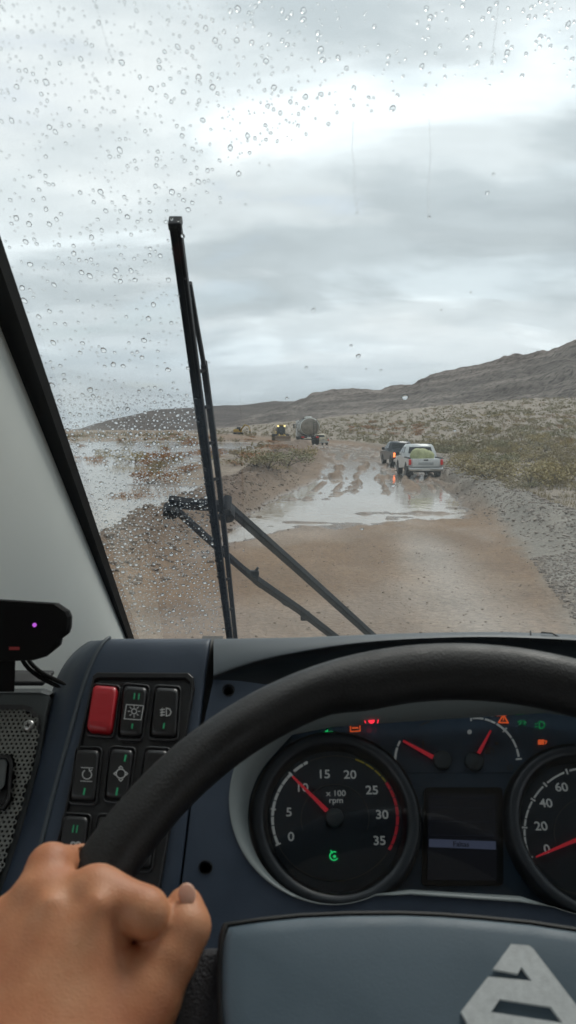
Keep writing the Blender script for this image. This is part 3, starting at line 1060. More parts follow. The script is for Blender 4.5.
def tanker(loc, rz):
    t = thing('tanker_truck', 'pale grey tanker truck seen from behind at the bend', 'truck', loc, rz)
    mb = MB()
    for s in (-1, 1): mb.box((s * .42, 3.9, .92), (.12, 7.4, .26))
    mb.box((0, .2, .9), (2.3, .16, .22)); local('chassis', mb, TRIM, t)
    prof = [(.001, -.16), (.6, -.13), (1.0, -.04), (1.17, .1), (1.2, .25), (1.2, 4.95), (1.17, 5.1), (1.0, 5.24), (.6, 5.33), (.001, 5.36)]
    mb = MB(); mb.lathe((0, .35, 2.2), (0, 1, 0), prof, 28)
    for i, v in enumerate(mb.v): mb.v[i] = (v[0] * 1.02, v[1], 2.2 + (v[2] - 2.2) * .93)
    tk = local('tank', mb, TANK, t)
    mb = MB(); mb.lathe((0, .35, 2.2), (0, 1, 0), [(.001, -.18), (.6, -.15), (1.0, -.06), (1.13, .03)], 28)
    for i, v in enumerate(mb.v): mb.v[i] = (v[0] * 1.02, v[1], 2.2 + (v[2] - 2.2) * .93)
    local('end_cap', mb, TANKEND, tk)
    for yy in (.75, 2.2, 3.7, 5.1):
        mb = MB(); mb.lathe((0, yy, 2.2), (0, 1, 0), [(1.2, -.04), (1.245, -.03), (1.245, .03), (1.2, .04)], 28)
        for i, v in enumerate(mb.v): mb.v[i] = (v[0] * 1.02, v[1], 2.2 + (v[2] - 2.2) * .93)
        local('band', mb, TRIM, tk)
    for yy in (1.6, 4.0):
        mb = MB(); mb.lathe((0, yy, 3.2), (0, 0, 1), [(.34, 0), (.34, .2), (.3, .26), (.001, .27)], 16); local('manhole', mb, TANK, tk)
    mb = MB()
    for s in (-1, 1): mb.tube([(.62 + s * .2, .1, .9), (.62 + s * .2, .05, 2.2), (.62 + s * .2, .4, 3.2)], .025, 6)
    for k in range(7): mb.tube([(.42, .08, 1.1 + k * .27), (.82, .08, 1.1 + k * .27)], .018, 6)
    local('ladder', mb, TRIM, t)
    mb = MB(); mb.rbox((0, 6.95, 1.95), (2.35, 1.9, 2.1), .14); cabo = local('cab', mb, mat('cab_paint', (.5, .51, .5), .4), t)
    mb = MB(); mb.box((0, 7.905, 2.3), (2.0, .03, .8)); local('windscreen', mb, GLASS, t)
    for s in (-1, 1):
        mb = MB(); mb.box((s * 1.18, 7.1, 2.35), (.03, .95, .65)); local('side_window', mb, GLASS, t)
        mb = MB(); mb.rbox((s * 1.42, 7.7, 2.3), (.18, .1, .6), .04); mb.tube([(s * 1.15, 7.7, 2.5), (s * 1.4, 7.7, 2.5)], .02, 6); local('mirror', mb, TRIM, t)
        mb = MB(); mb.rbox((s * .9, .1, .9), (.34, .06, .16), .02); local('tail_light', mb, REDLAMP, t)
        mb = MB(); mb.box((s * 1.0, 2.2, 1.16), (.42, 3.4, .05)); local('mudguard', mb, MUDSTAIN, t)
        for yy in (1.35, 2.65): wheel(t, s * .98, yy, .5, .5)
        wheel(t, s * 1.03, 6.7, .5, .32)
    mb = MB(); mb.box((0, .06, .62), (2.2, .08, .14)); local('bumper', mb, TRIM, t)
    mb = MB(); mb.box((-.15, .02, .86), (.45, .02, .15)); local('licence_plate', mb, PLATE, t)
    return t


x, y = 2.75, 92.0
tanker((x, y, ground_z(x, y)), math.radians(4))


def loader(loc, rz):
    t = thing('wheel_loader', 'earthmoving machine with two lit lamps facing the camera beside the tanker', 'loader', loc, rz)
    mb = MB(); mb.rbox((0, 2.6, 1.45), (1.7, 2.6, 1.2), .12); local('engine_hood', mb, YELLOW, t)
    mb = MB(); mb.rbox((0, .5, 1.0), (1.2, 2.4, .5), .08); local('frame', mb, YELLOW, t)
    mb = MB()
    rows = [[(-h, y0, z), (h, y0, z), (h, y1, z), (-h, y1, z)] for z, h, y0, y1 in ((1.4, .72, .5, 2.0), (2.2, .74, .45, 2.0), (3.05, .66, .62, 1.9), (3.15, .6, .7, 1.85))]
    mb.loft(rows, True, False); mb.fill(rows[-1]); local('cab', mb, TRIM, t)
    mb = MB(); mb.prism([(-.62, .44, 2.0), (.62, .44, 2.0), (.56, .6, 2.95), (-.56, .6, 2.95)], [(-.62, .40, 2.0), (.62, .40, 2.0), (.56, .56, 2.95), (-.56, .56, 2.95)]); local('windscreen', mb, GLASS, t)
    mb = MB(); mb.rbox((0, 1.2, 3.2), (1.5, 1.6, .12), .04); local('cab_roof', mb, YELLOW, t)
    for s in (-1, 1):
        mb = MB(); mb.rbox((s * .62, .34, 3.02), (.34, .16, .26), .05); local('work_lamp', mb, LAMPY, t)
        mb = MB(); mb.tube([(s * .45, .6, 1.5), (s * .5, -1.0, 1.3), (s * .5, -1.9, .6)], .11, 8); local('lift_arm', mb, YELLOW, t)
        for yy in (.1, 3.0): wheel(t, s * 1.15, yy, .78, .6, YELLOW)
    pr = [(-1.7, .15), (-2.75, .12), (-2.9, .16), (-2.2, .3), (-1.95, .7), (-2.05, 1.15), (-1.85, 1.2), (-1.7, .7)]
    mb = MB(); slab_x(mb, pr, -1.45, 1.45); local('bucket', mb, MUDSTAIN, t)
    return t


x, y = -1.2, 140.0
loader((x, y, ground_z(x, y)), math.radians(8))


def excavator(loc, rz):
    t = thing('excavator', 'tiny yellow digger on the far plain beyond the wiper', 'excavator', loc, rz)
    for s in (-1, 1):
        mb = MB(); mb.rbox((s * 1.1, 0, .45), (.55, 3.8, .85), .25); local('track', mb, TRIM, t)
    mb = MB(); mb.rbox((0, .4, 1.65), (2.6, 3.0, 1.3), .15); local('body', mb, YELLOW, t)
    mb = MB(); mb.rbox((-.75, -.7, 2.4), (1.0, 1.4, 1.7), .12); local('cab', mb, GLASS, t)
    mb = MB(); mb.tube([(.4, -1, 1.8), (.6, -3.0, 4.2), (.7, -5.0, 3.6)], [.32, .28, .22], 8); local('boom', mb, YELLOW, t)
    mb = MB(); mb.tube([(.7, -5.0, 3.6), (.75, -5.8, 1.4)], [.2, .15], 8); local('stick', mb, YELLOW, t)
    mb = MB(); mb.rbox((.75, -5.6, .9), (1.0, .9, .9), .2); local('bucket', mb, TRIM, t)
    return t


excavator((-22, 330, ground_z(-22, 330)), math.radians(60))
x, y = 5.6, 118.0
pickup('pale pickup half hidden behind the tanker', mat('pale_paint', (.5, .44, .32), .4), (x, y, ground_z(x, y)), math.radians(10))

# ================================================================== CAB
def E_(x, y, z):
    return EYE + Vector((x, y, z))


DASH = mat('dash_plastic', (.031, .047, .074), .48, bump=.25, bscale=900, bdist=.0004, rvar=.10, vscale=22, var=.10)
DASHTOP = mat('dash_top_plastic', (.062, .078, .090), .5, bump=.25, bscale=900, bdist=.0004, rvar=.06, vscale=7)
PANELBLACK = mat('panel_black', (.014, .014, .015), .42, bump=.2, bscale=700, bdist=.0003)
SWITCHBLACK = mat('switch_black', (.018, .018, .019), .33)
FRAMEGREY = mat('switch_frame', (.034, .034, .035), .42)
REDPLASTIC = mat('red_plastic', (.42, .012, .020), .38, coat=.2)
ICON = mat('icon_print', (.55, .56, .55), .6)
GREENMARK = mat('green_indicator', (.02, .16, .075), .4, emit=(.05, .7, .3), es=.06)
DARKHOLE = mat('hole_black', (.006, .006, .006), .8)
SHELL = mat('cab_lining', (.56, .57, .56), .8, var=.08, vscale=3)
PALETRIM = mat('pillar_trim_plastic', (.84, .87, .83), .62, var=.04, vscale=4, bump=.15, bscale=500, bdist=.0004)
BLACKFRIT = mat('pillar_black', (.006, .0065, .008), .55)
RUBBER = mat('rubber_seal', (.012, .013, .013), .6)

GP = Plane(E_(0, .85, 0), math.radians(-44.5))          # windscreen, normal points outside
DP = Plane(at_depth(135, 740, .62), math.radians(47))   # sloping face of the dashboard
WP = Plane(E_(.10856, .28305, -.28525), math.radians(35))   # steering wheel

# ------------------------------------------------------------------ shell of the cab
XL, XR, ZF, ZR, YB = -.42, 1.62, -1.45, .46, -3.2


def slab(name, a, b, m, holes=(), axis='x'):
    """Wall slab between two corners; holes are (y0, z0, y1, z1) openings in an x-wall."""
    mb = MB()
    if axis == 'x' and holes:
        x0, x1 = a[0], b[0]
        o = [(a[1], a[2]), (1.40, a[2]), (1.40, -.55), (.41, b[2]), (a[1], b[2])]     # the front edge follows the raked glass
        hs = []
        for hq in holes:
            q = list(hq) if hasattr(hq[0], '__len__') else [(hq[0], hq[1]), (hq[2], hq[1]), (hq[2], hq[3]), (hq[0], hq[3])]
            hs.append(([E_(x0, *p) for p in q], [E_(x1, *p) for p in q]))
        mb.prism([E_(x0, *p) for p in o], [E_(x1, *p) for p in o], hs)
    else:
        c = (Vector(a) + Vector(b)) / 2
        mb.box(EYE + c, tuple(abs(q - p) for p, q in zip(a, b)))
    return structure(mb.build(name, m))


slab('cab_side_wall', (XL - .06, YB, ZF), (XL, .50, ZR), SHELL, [[(-.64, -.50), (.66, -.50), (-.12, .42), (-.64, .42)], (-1.9, -.42, -.75, .38), (-3.05, -.42, -2.0, .38)])
slab('cab_side_wall', (XR, YB, ZF), (XR + .06, 1.0, ZR), SHELL, [[(-.55, -.95), (1.1, -.95), (1.1, -.5), (.22, .42), (-.55, .42)], (-1.9, -.42, -.75, .38), (-3.05, -.42, -2.0, .38)])
slab('cab_ceiling', (XL - .06, YB, ZR), (XR + .06, .40, ZR + .06), SHELL, axis='z')
slab('cab_floor', (XL - .06, YB, ZF - .06), (XR + .06, 1.35, ZF), TRIM, axis='z')
slab('cab_rear_wall', (XL, YB - .06, ZF), (XR, YB, ZR), SHELL, axis='y')
slab('cab_front_wall', (XL - .06, 1.44, ZF - .3), (XR + .06, 1.50, -.60), TRIM, axis='y')

# ------------------------------------------------------------------ windscreen, pillar
def thin_glass(name, tint, film, refl=1.0):
    m = bpy.data.materials.new(name); m.use_nodes = True
    nt = m.node_tree; nd = nt.nodes; lk = nt.links
    for n in list(nd):
        if n.type != 'OUTPUT_MATERIAL': nd.remove(n)
    out = nd['Material Output']
    tr = N(nd, 'ShaderNodeBsdfTransparent'); tr.inputs[0].default_value = (*tint, 1)
    gl = N(nd, 'ShaderNodeBsdfGlossy'); gl.inputs['Roughness'].default_value = .015
    fr = N(nd, 'ShaderNodeFresnel'); fr.inputs['IOR'].default_value = 1.45
    fm = N(nd, 'ShaderNodeMath', operation='MULTIPLY'); fm.inputs[1].default_value = refl
    lk.new(fr.outputs[0], fm.inputs[0])
    mx = N(nd, 'ShaderNodeMixShader'); lk.new(fm.outputs[0], mx.inputs[0]); lk.new(tr.outputs[0], mx.inputs[1]); lk.new(gl.outputs[0], mx.inputs[2])
    if film:
        # film in long smears: road dust on the windscreen, reflection haze on the cluster cover
        df = N(nd, 'ShaderNodeBsdfTranslucent'); df.inputs[0].default_value = (.8, .82, .8, 1)
        tc = N(nd, 'ShaderNodeTexCoord'); mp = N(nd, 'ShaderNodeMapping'); mp.inputs['Scale'].default_value = (9, 1.2, 1.2)
        mp.inputs['Rotation'].default_value = (0, 0, .35)
        nz = N(nd, 'ShaderNodeTexNoise'); nz.inputs['Scale'].default_value = 2.2; nz.inputs['Detail'].default_value = 5
        lk.new(tc.outputs['Object'], mp.inputs[0]); lk.new(mp.outputs[0], nz.inputs['Vector'])
        r = ramp(nd, [(.38, film * .25), (.72, film)])
        lk.new(nz.outputs['Fac'], r.inputs[0])
        m2 = N(nd, 'ShaderNodeMixShader'); lk.new(r.outputs[0], m2.inputs[0]); lk.new(mx.outputs[0], m2.inputs[1]); lk.new(df.outputs[0], m2.inputs[2])
        lk.new(m2.outputs[0], out.inputs[0])
    else:
        lk.new(mx.outputs[0], out.inputs[0])
    return m


SCREEN = thin_glass('windscreen_glass', (.975, .99, .985), .010, .30)


def band_l(y): return 110 + (y - 632) * .433       # outer edge of the black band
def band_r(y): return 132 + (y - 632) * .3325      # inner edge


ROWS = [-340, -250, -150, -50, 50, 150, 250, 350, 450, 550, 640, 700, 760]
mb = MB()
lo, hi = [], []
for y in ROWS:
    a, b_ = GP.p(band_l(y) + 2, y, 0), GP.p(900, y, 0)
    b_ = Vector((XR, a.y, a.z))
    lo.append([a, b_]); hi.append([a + GP.n * .005, b_ + GP.n * .005])
mb.loft(lo, smooth=False); mb.loft(hi, smooth=False)
mb.loft([lo[0], hi[0]], smooth=False); mb.loft([lo[-1], hi[-1]], smooth=False)
mb.loft([[r[0] for r in lo], [r[0] for r in hi]], smooth=False); mb.loft([[r[1] for r in lo], [r[1] for r in hi]], smooth=False)
tag(mb.build('windshield', SCREEN), 'large raked windshield speckled with rain', 'windshield')

pil = thing('window_pillar', 'black edged pillar with pale grey trim left of the windshield', 'pillar', GP.p(120, 632, -.01))
mb = MB()
r0, r1, r2, r3 = [], [], [], []
for y in ROWS:
    l_, r_ = GP.p(band_l(y), y, -.004), GP.p(band_r(y), y, -.004)
    r0.append(l_ + Vector((.014, 0, 0))); r1.append(r_); r2.append(r_ - GP.n * .012 + Vector((-.004, 0, 0))); r3.append(l_ - GP.n * .006 + Vector((.021, 0, 0)))
mb.loft([r0, r1, r2, r3, r0], smooth=False)
mb.build('black_band', BLACKFRIT, pil)
mb = MB(); mb.tube([p - GP.n * .004 + Vector((-.001, 0, 0)) for p in r3], .0025, 8); mb.build('rubber_seal', RUBBER, pil)
mb = MB()
cols = []
for k, (fx, fy, fz) in enumerate(((0, 0, 0), (.005, -.04, 0), (.007, -.10, -.005), (-.002, -.20, -.01), (-.025, -.33, -.01), (-.05, -.52, -.01))):
    cols.append([p + Vector((fx + .005, fy + .001, fz)) - GP.n * .003 for p in r3])
mb.loft(cols); mb.loft([[p + Vector((-.03, .03, 0)) for p in c] for c in cols])
subsurf(mb.build('pillar_trim', PALETRIM, pil), 2)

# ------------------------------------------------------------------ dashboard
dash = thing('dashboard', 'dark blue-grey bus dashboard below the windshield', 'dashboard', E_(.3, .8, -.9))


def lin(a, b, t): return tuple(p + (q - p) * t for p, q in zip(a, b))


# left pod with the switches
rowsP = []
spec = [((112, 636.5), (101, 638), (211.5, 636)), ((104, 641), (93, 642), (210.5, 641)), ((96, 654), (79, 652), (209, 654)), ((88, 672), (66, 669), (206.5, 672)),
        ((80, 698), (55, 697), (203.5, 698)), ((66, 750), (44, 750), (197.5, 750)), ((52, 800), (31, 800), (191, 800)), ((38, 860), (13, 862), (184, 860)), ((20, 930), (-14, 930), (175, 930)), ((-20, 1080), (-60, 1080), (155, 1080))]
drop = [-.010, -.002, 0, 0, 0, 0, 0, 0, 0, 0]
for (rg, sl, se), h in zip(spec, drop):
    row = [DP.p(sl[0] - 6, sl[1], -.07), DP.p(*sl, -.032), DP.p(*lin(sl, rg, .45), -.010 + h), DP.p(*rg, h), DP.p(*lin(rg, se, .04), h)]
    row += [DP.p(*lin(rg, se, t), h) for t in (.25, .5, .75, .97)]
    row += [DP.p(*se, h - .0005), DP.p(se[0] + .4, se[1], h - .012)]
    rowsP.append(row)
back = []
for Y in (1.22, .95, .80):
    row = []
    for p in rowsP[0]:
        q = Vector((p.x, EYE.y + Y, p.z - (Y - .66) * .33 - .004)); row.append(q)
    back.append(row)
mb = MB(); mb.loft(back + rowsP)
subsurf(mb.build('switch_pod', DASH, dash), 2)
# pale moulded ridge down the pod
mb = MB(); mb.tube([DP.p(rg[0] - .5, rg[1], h - .0005) for (rg, _, _), h in zip(spec, drop)], .0022, 8)
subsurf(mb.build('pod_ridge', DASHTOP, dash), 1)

mb = MB()
mb.loft([[DP.p(se[0] - 9, se[1], -.006 + h) for (_, _, se), h in zip(spec, drop)], [DP.p(se[0] + 2, se[1], -.010 + h) for (_, _, se), h in zip(spec, drop)], [DP.p(se[0] + 12, se[1], -.014 + h) for (_, _, se), h in zip(spec, drop)]])
mb.build('seam_backing', RUBBER, dash)
# hood over the instruments
XS = [213.5, 222, 236, 255, 275, 300, 325, 350, 375, 400, 430, 460, 490, 520, 576, 640, 700, 760, 900, 1100, 1400, 1750]
crest = lambda x: np.interp(x, [213, 300, 400, 480, 540, 576, 760], [636, 635.5, 632, 630.5, 631, 633, 646])
swoosh = lambda x: np.interp(x, [213, 232, 250, 275, 300, 325, 350, 375, 400, 450, 500, 576, 760], [677, 670, 664, 657.8, 653, 648.6, 645, 642.5, 640.5, 638.2, 637.6, 641, 656])
rows = []
top = [DP.p(x, crest(x), -.008) for x in XS]
for Y in (1.22, .95, .80, .72):
    rows.append([Vector((p.x, EYE.y + Y, p.z - (Y - .66) * .33 - .002)) for p in top])
rows.append(top)
rows.append([DP.p(x, crest(x) + .25 * (swoosh(x) - crest(x)) + .4, .0) for x in XS])
rows.append([DP.p(x, crest(x) + .6 * (swoosh(x) - crest(x)), .006) for x in XS])
rows.append([DP.p(x, swoosh(x) - .8, .008) for x in XS])
rows.append([DP.p(x, swoosh(x), .007) for x in XS])
rows.append([DP.p(x, swoosh(x) + 1.0, -.004 - .05 * min(1, max(0, (x - 216) / 60))) for x in XS])
rows.append([DP.p(x, swoosh(x) + 12 + min(30, (x - 213) * .4), -.012 - .055 * min(1, max(0, (x - 216) / 60))) for x in XS])
rows.append([DP.p(x, 706, -.014 - .055 * min(1, max(0, (x - 216) / 60))) for x in XS])
mb = MB(); mb.loft(rows)
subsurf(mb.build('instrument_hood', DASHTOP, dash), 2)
# vent cover lines on the far right of the top
mb = MB()
for pts in ([(530.5, 631), (531, 641)], [(541, 632.5), (552, 633.2), (559, 637), (562, 642)]):
    mb.tube([DP.p(px, py, .0035) for px, py in pts], .0007, 6)
mb.build('top_seam', RUBBER, dash)


def arc_px(c, r, a0, a1, n):
    return [(c[0] + r * math.cos(math.radians(a)), c[1] + r * math.sin(math.radians(a))) for a in np.linspace(a0, a1, n)]


# opening of the instrument panel: outer loop on the face, inner loop deeper
LA = arc_px((333, 801), 104, 66, 232, 40) + [(300, 706), (345, 702), (400, 699), (480, 697), (545, 695), (600, 702)] + arc_px((596, 812), 104, -50, 114, 30) + [(520, 902.5), (460, 898.5), (410, 895)]
LB_ = arc_px((335, 817), 87, 62, 224, 40) + [(292, 735), (332, 727), (400, 722), (480, 717), (545, 713), (600, 720)] + arc_px((590, 829), 87, -50, 118, 30) + [(520, 896), (460, 892.5), (410, 889.5)]
outer = [(213.5, 679.5), (240, 681), (262, 684), (330, 688), (420, 688), (560, 686), (1750, 690), (1750, 1080), (430, 1080), (158, 1080), (176, 930), (185, 860), (198, 750)]


def ring_px(c, r, n=14): return [(c[0] + r * math.cos(6.2832 * k / n), c[1] + r * math.sin(6.2832 * k / n)) for k in range(n)]


screw = [(228.5, 690.5, 5.2), (205.5, 867.5, 6.2)]
mb = MB()
holes = [([DP.p(x, y, 0) - DP.n * .012 for x, y in LA], [DP.p(x, y, 0) for x, y in LA])]
for sx, sy, sr in screw:
    q = ring_px((sx, sy), sr)
    holes.append(([DP.p(x, y, 0) - DP.n * .012 for x, y in q], [DP.p(x, y, 0) for x, y in q]))
mb.prism([DP.p(x, y, 0) - DP.n * .012 for x, y in outer], [DP.p(x, y, 0) for x, y in outer], holes)
fascia = mb.build('fascia', DASH, dash)
for sx, sy, sr in screw:
    q = ring_px((sx, sy), sr + .3)
    mb = MB(); mb.loft([[DP.up(x, y, 0, .0008) for x, y in ring_px((sx, sy), sr + 1.1)], [DP.up(x, y, 0, .0012) for x, y in ring_px((sx, sy), sr + .2)], [DP.up(x, y, 0, -.016) for x, y in ring_px((sx, sy), sr - .6)]], True)
    mb.fill([DP.up(x, y, 0, -.016) for x, y in ring_px((sx, sy), sr - .6)])
    mb.build('screw_hole', DARKHOLE, fascia)
mb = MB()
e1 = [DP.up(x, y, 0, .0010) for x, y in LA]
mid = [DP.p(*lin(a, b_, .06), .0014) for a, b_ in zip(LA, LB_)]
e2 = [DP.p(*lin(a, b_, .92), -.026) for a, b_ in zip(LA, LB_)]
e3 = [DP.p(*b_, -.030) for b_ in LB_]
mb.loft([e1, mid, e2, e3], True)
mb.build('panel_surround', mat('surround_plastic', (.19, .22, .225), .42, bump=.15, bscale=700, bdist=.0003), dash)

# switch panel
PAN = [(98, 674), (189, 674.5), (194, 679), (195, 690), (172, 824), (158, 905), (152, 925), (34, 925), (42, 900), (63, 824), (91, 690), (94, 677)]
mb = MB()
mb.loft([[DP.up(x, y, 0, .0002) for x, y in PAN], [DP.up(x, y, 0, .0035) for x, y in PAN], [DP.up(*lin((x, y), (120, 790), .012), 0, .005) for x, y in PAN], [DP.up(*lin((x, y), (120, 790), .045), 0, .0048) for x, y in PAN], [DP.up(*lin((x, y), (120, 790), .055), 0, .0012) for x, y in PAN]], True, False)
mb.fill([DP.up(*lin((x, y), (120, 790), .055), 0, .0012) for x, y in PAN])
mb.build('switch_panel', PANELBLACK, dash)


def rquad(q, r=.16, n=4, grow=0.0):
    """Rounded four-sided outline from corners TL, TR, BR, BL in photo places."""
    c = (sum(p[0] for p in q) / 4, sum(p[1] for p in q) / 4)
    q = [tuple(c[i] + (p[i] - c[i]) * (1 + grow) for i in (0, 1)) for p in q]
    w = math.dist(q[0], q[1]) * r
    out = []
    for i in range(4):
        p, a, b_ = q[i], q[i - 1], q[(i + 1) % 4]
        da = math.dist(p, a); db = math.dist(p, b_)
        s = lin(p, a, w / da); e = lin(p, b_, w / db)
        for k in range(n + 1):
            t = k / n
            out.append(lin(lin(s, p, t), lin(p, e, t), t))
    return out


def inq(q, u, v):
    return lin(lin(q[0], q[1], u), lin(q[3], q[2], u), v)


def stroke(mb, pts, w, h, closed=False):
    """Thin printed line on the panel through photo places."""
    pts = list(pts) + ([pts[0]] if closed else [])
    for a, b_ in zip(pts[:-1], pts[1:]):
        d = math.dist(a, b_) or 1
        nx, ny = -(b_[1] - a[1]) / d * w / 2, (b_[0] - a[0]) / d * w / 2
        ex, ey = (b_[0] - a[0]) / d * w * .3, (b_[1] - a[1]) / d * w * .3
        q = [(a[0] - ex + nx, a[1] - ey + ny), (b_[0] + ex + nx, b_[1] + ey + ny), (b_[0] + ex - nx, b_[1] + ey - ny), (a[0] - ex - nx, a[1] - ey - ny)]
        mb.prism([DP.p(*p, h) for p in q], [DP.p(*p, h) + DP.n * .0003 for p in q])


SWITCHES = [
    ([(95.6, 689), (119, 691), (112.5, 735.5), (89, 733)], 'red', 'red push cover over a switch, top corner of the panel'),
    ([(125.5, 689), (148.4, 691), (141.5, 738), (120, 737)], 'lamp', None),
    ([(157, 690.7), (179.4, 692), (176.5, 738), (151.6, 737)], 'fog', None),
    ([(78.6, 752.4), (100.8, 753), (95.6, 802), (72, 800.6)], 'turn', None),
    ([(112.5, 751.7), (134.6, 753), (128, 800.6), (106.8, 799)], 'ring', None),
    ([(147, 752.6), (169, 753.4), (162, 802), (140, 800)], 'blank', None),
    ([(66, 818), (90, 819.5), (84, 868), (59, 866.5)], 'fan', None),
    ([(100, 819), (123, 820.5), (117, 869), (93, 867)], 'blank', None),
    ([(135, 820), (157, 821), (151, 869), (128, 868)], 'blank', None)]
for q, kind, lab in SWITCHES:
    sw = MB()
    fr, fr2 = rquad(q, .2, 4, .20), rquad(q, .16, 4, .05)
    sw.loft([[DP.up(*p, 0, .0010) for p in fr], [DP.up(*p, 0, .0042) for p in fr], [DP.up(*p, 0, .0046) for p in rquad(q, .18, 4, .15)], [DP.up(*p, 0, .0015) for p in fr2]], True, False)
    frame = sw.build('switch', FRAMEGREY, dash)
    if lab: frame['label'] = lab
    mb = MB()
    o1, o2, o3 = rquad(q, .2, 4, .02), rquad(q, .22, 4, -.03), rquad(q, .25, 4, -.16)

    def tilt(p, base):      # rockers lean: lower half pressed in, red cover bulges
        v = (p[1] - q[0][1]) / (q[3][1] - q[0][1])
        if kind == 'red': return base + .0030 + .0015 * math.sin(math.pi * min(1, max(0, v)))
        return base + (.0018 * (1 - v) if v < .62 else .0018 * .38 - .004 * (v - .62))
    lv = [[DP.up(*p, 0, .0012) for p in o1], [DP.up(*p, 0, tilt(p, .0042)) for p in o1], [DP.up(*p, 0, tilt(p, .0060)) for p in o2], [DP.up(*p, 0, tilt(p, .0066)) for p in o3]]
    mb.loft(lv, True, True); mb.fill(lv[-1])
    cap = mb.build('switch_cap', REDPLASTIC if kind == 'red' else SWITCHBLACK, frame)
    H = .0082
    ic, gm = MB(), MB()
    P = lambda u, v: inq(q, u, v)
    cxy = P(.5, .45)
    if kind == 'lamp':
        stroke(ic, [P(.12, .32), P(.88, .32), P(.86, .62), P(.10, .62)], .7, H, True)
        stroke(ic, ring_px(cxy, 2.6, 10), .8, H, True)
        for k in range(8):
            a = math.radians(45 * k); stroke(ic, [(cxy[0] + 4 * math.cos(a), cxy[1] + 4 * math.sin(a)), (cxy[0] + 6 * math.cos(a), cxy[1] + 6 * math.sin(a))], .7, H)
        for u in (.42, .62): stroke(gm, [P(u, .08), P(u, .19)], 1.3, H)
        stroke(gm, [P(.5, .72), P(.5, .80)], 1.6, H - .001)
    elif kind == 'fog':
        x0, y0 = cxy
        stroke(ic, [(x0 + 0, y0 - 4), (x0 + 3.4, y0 - 3), (x0 + 4.8, y0), (x0 + 3.4, y0 + 3), (x0, y0 + 4)], .9, H, True)
        for dy in (-2.7, 0, 2.7): stroke(ic, [(x0 - 6, y0 + dy + .5), (x0 - 1.8, y0 + dy)], .9, H)
        stroke(ic, [(x0 - 4, y0 - 4), (x0 - 4.6, y0 + 4)], .7, H)
        stroke(gm, [P(.46, .70), P(.44, .80)], 1.6, H - .001)
    elif kind == 'turn':
        stroke(ic, arc_px(cxy, 4.6, -60, 240, 14), .8, H); stroke(ic, [(cxy[0] + 2, cxy[1] - 6), (cxy[0] + 2.6, cxy[1] - 3.4), (cxy[0] + 5, cxy[1] - 4.6)], .8, H)
        stroke(ic, [(cxy[0] - 6, cxy[1] - 7), (cxy[0] + 6, cxy[1] - 6.6)], .6, H); stroke(ic, [(cxy[0] - 6.6, cxy[1] + 6.4), (cxy[0] + 5, cxy[1] + 7)], .6, H)
        stroke(gm, [P(.48, .74), P(.46, .86)], 1.7, H - .001)
    elif kind == 'ring':
        stroke(ic, ring_px(cxy, 4.6, 16), .9, H, True)
        for s in (-1, 1):
            stroke(ic, [(cxy[0] - 2, cxy[1] + s * 5.5), (cxy[0], cxy[1] + s * 7.5), (cxy[0] + 2, cxy[1] + s * 5.5)], .9, H)
            stroke(ic, [(cxy[0] + s * 5, cxy[1] - 1.6), (cxy[0] + s * 7, cxy[1]), (cxy[0] + s * 5, cxy[1] + 1.6)], .8, H)
        stroke(gm, [P(.62, .06), P(.60, .18)], 1.9, H); stroke(gm, [P(.44, .76), P(.42, .90)], 1.9, H - .001)
    elif kind == 'fan':
        c = P(.56, .58)
        for k in range(4):
            a = math.radians(45 + 90 * k); pc = (c[0] + 3.6 * math.cos(a), c[1] + 3.6 * math.sin(a))
            stroke(ic, ring_px(pc, 2.2, 8), 1.6, H, True)
        stroke(ic, [(c[0] - 5, c[1] + 10), (c[0] + 5, c[1] + 10.5)], 2.2, H - .001)
        for u in (.36, .52): stroke(gm, [P(u, .14), P(u - .01, .28)], 1.2, H)
    if ic.v: ic.build('icon', ICON, frame)
    if gm.v: gm.build('indicator_mark', GREENMARK, frame)

# side console with the perforated speaker grille
mb = MB()
SC = [(-90, 693), (40, 692.5), (50, 696), (46, 716), (40, 760), (18, 845), (0, 905), (-30, 1000), (-160, 1000)]
f_ = [DP.p(x, y, -.040) for x, y in SC]
mb.prism([p - DP.n * .03 for p in f_], f_)
tp = [f_[0], f_[1], f_[2]]
mb.loft([tp, [p + Vector((0, .012, .0)) for p in tp], [p + Vector((-.03, .07, -.05)) for p in tp]], smooth=False)
bevel(mb.build('side_console', mat('console_plastic', (.055, .064, .066), .6, bump=.25, bscale=800, bdist=.0004), dash), .002, 2)
GR = [(-70, 712), (22, 711.5), (31, 714), (36, 720), (38, 729), (33, 762), (11, 838), (-8, 900), (-100, 900)]
mb = MB()
g0 = [DP.p(x, y, -.039) for x, y in GR]
mb.prism([p - DP.n * .006 for p in g0], g0)
mb.build('grille_backing', DARKHOLE, dash)
mb = MB()
G2 = [DP.p(*lin(p, (0, 800), -.06), -.0395) for p in GR]
mb.loft([G2, [p + DP.n * .004 for p in G2], [p + DP.n * .0045 for p in g0], [p + DP.n * .0005 for p in g0]], True, False)
mb.build('grille_frame', PANELBLACK, dash)
# perforated sheet: honeycomb of cells, each with a round hole
org = DP.p(0, 712, -.034)
poly = [((DP.p(x, y, -.034) - org).dot(DP.u), (DP.p(x, y, -.034) - org).dot(DP.v)) for x, y in GR]
hnd = [((DP.p(x, y, -.034) - org).dot(DP.u), (DP.p(x, y, -.034) - org).dot(DP.v)) for x, y in [(-40, 752), (10, 753), (16, 760), (12, 800), (6, 812), (-60, 815)]]


def inside(p, pl):
    c = False
    for i in range(len(pl)):
        (x1, y1), (x2, y2) = pl[i], pl[i - 1]
        if (y1 > p[1]) != (y2 > p[1]) and p[0] < (x2 - x1) * (p[1] - y1) / (y2 - y1) + x1: c = not c
    return c


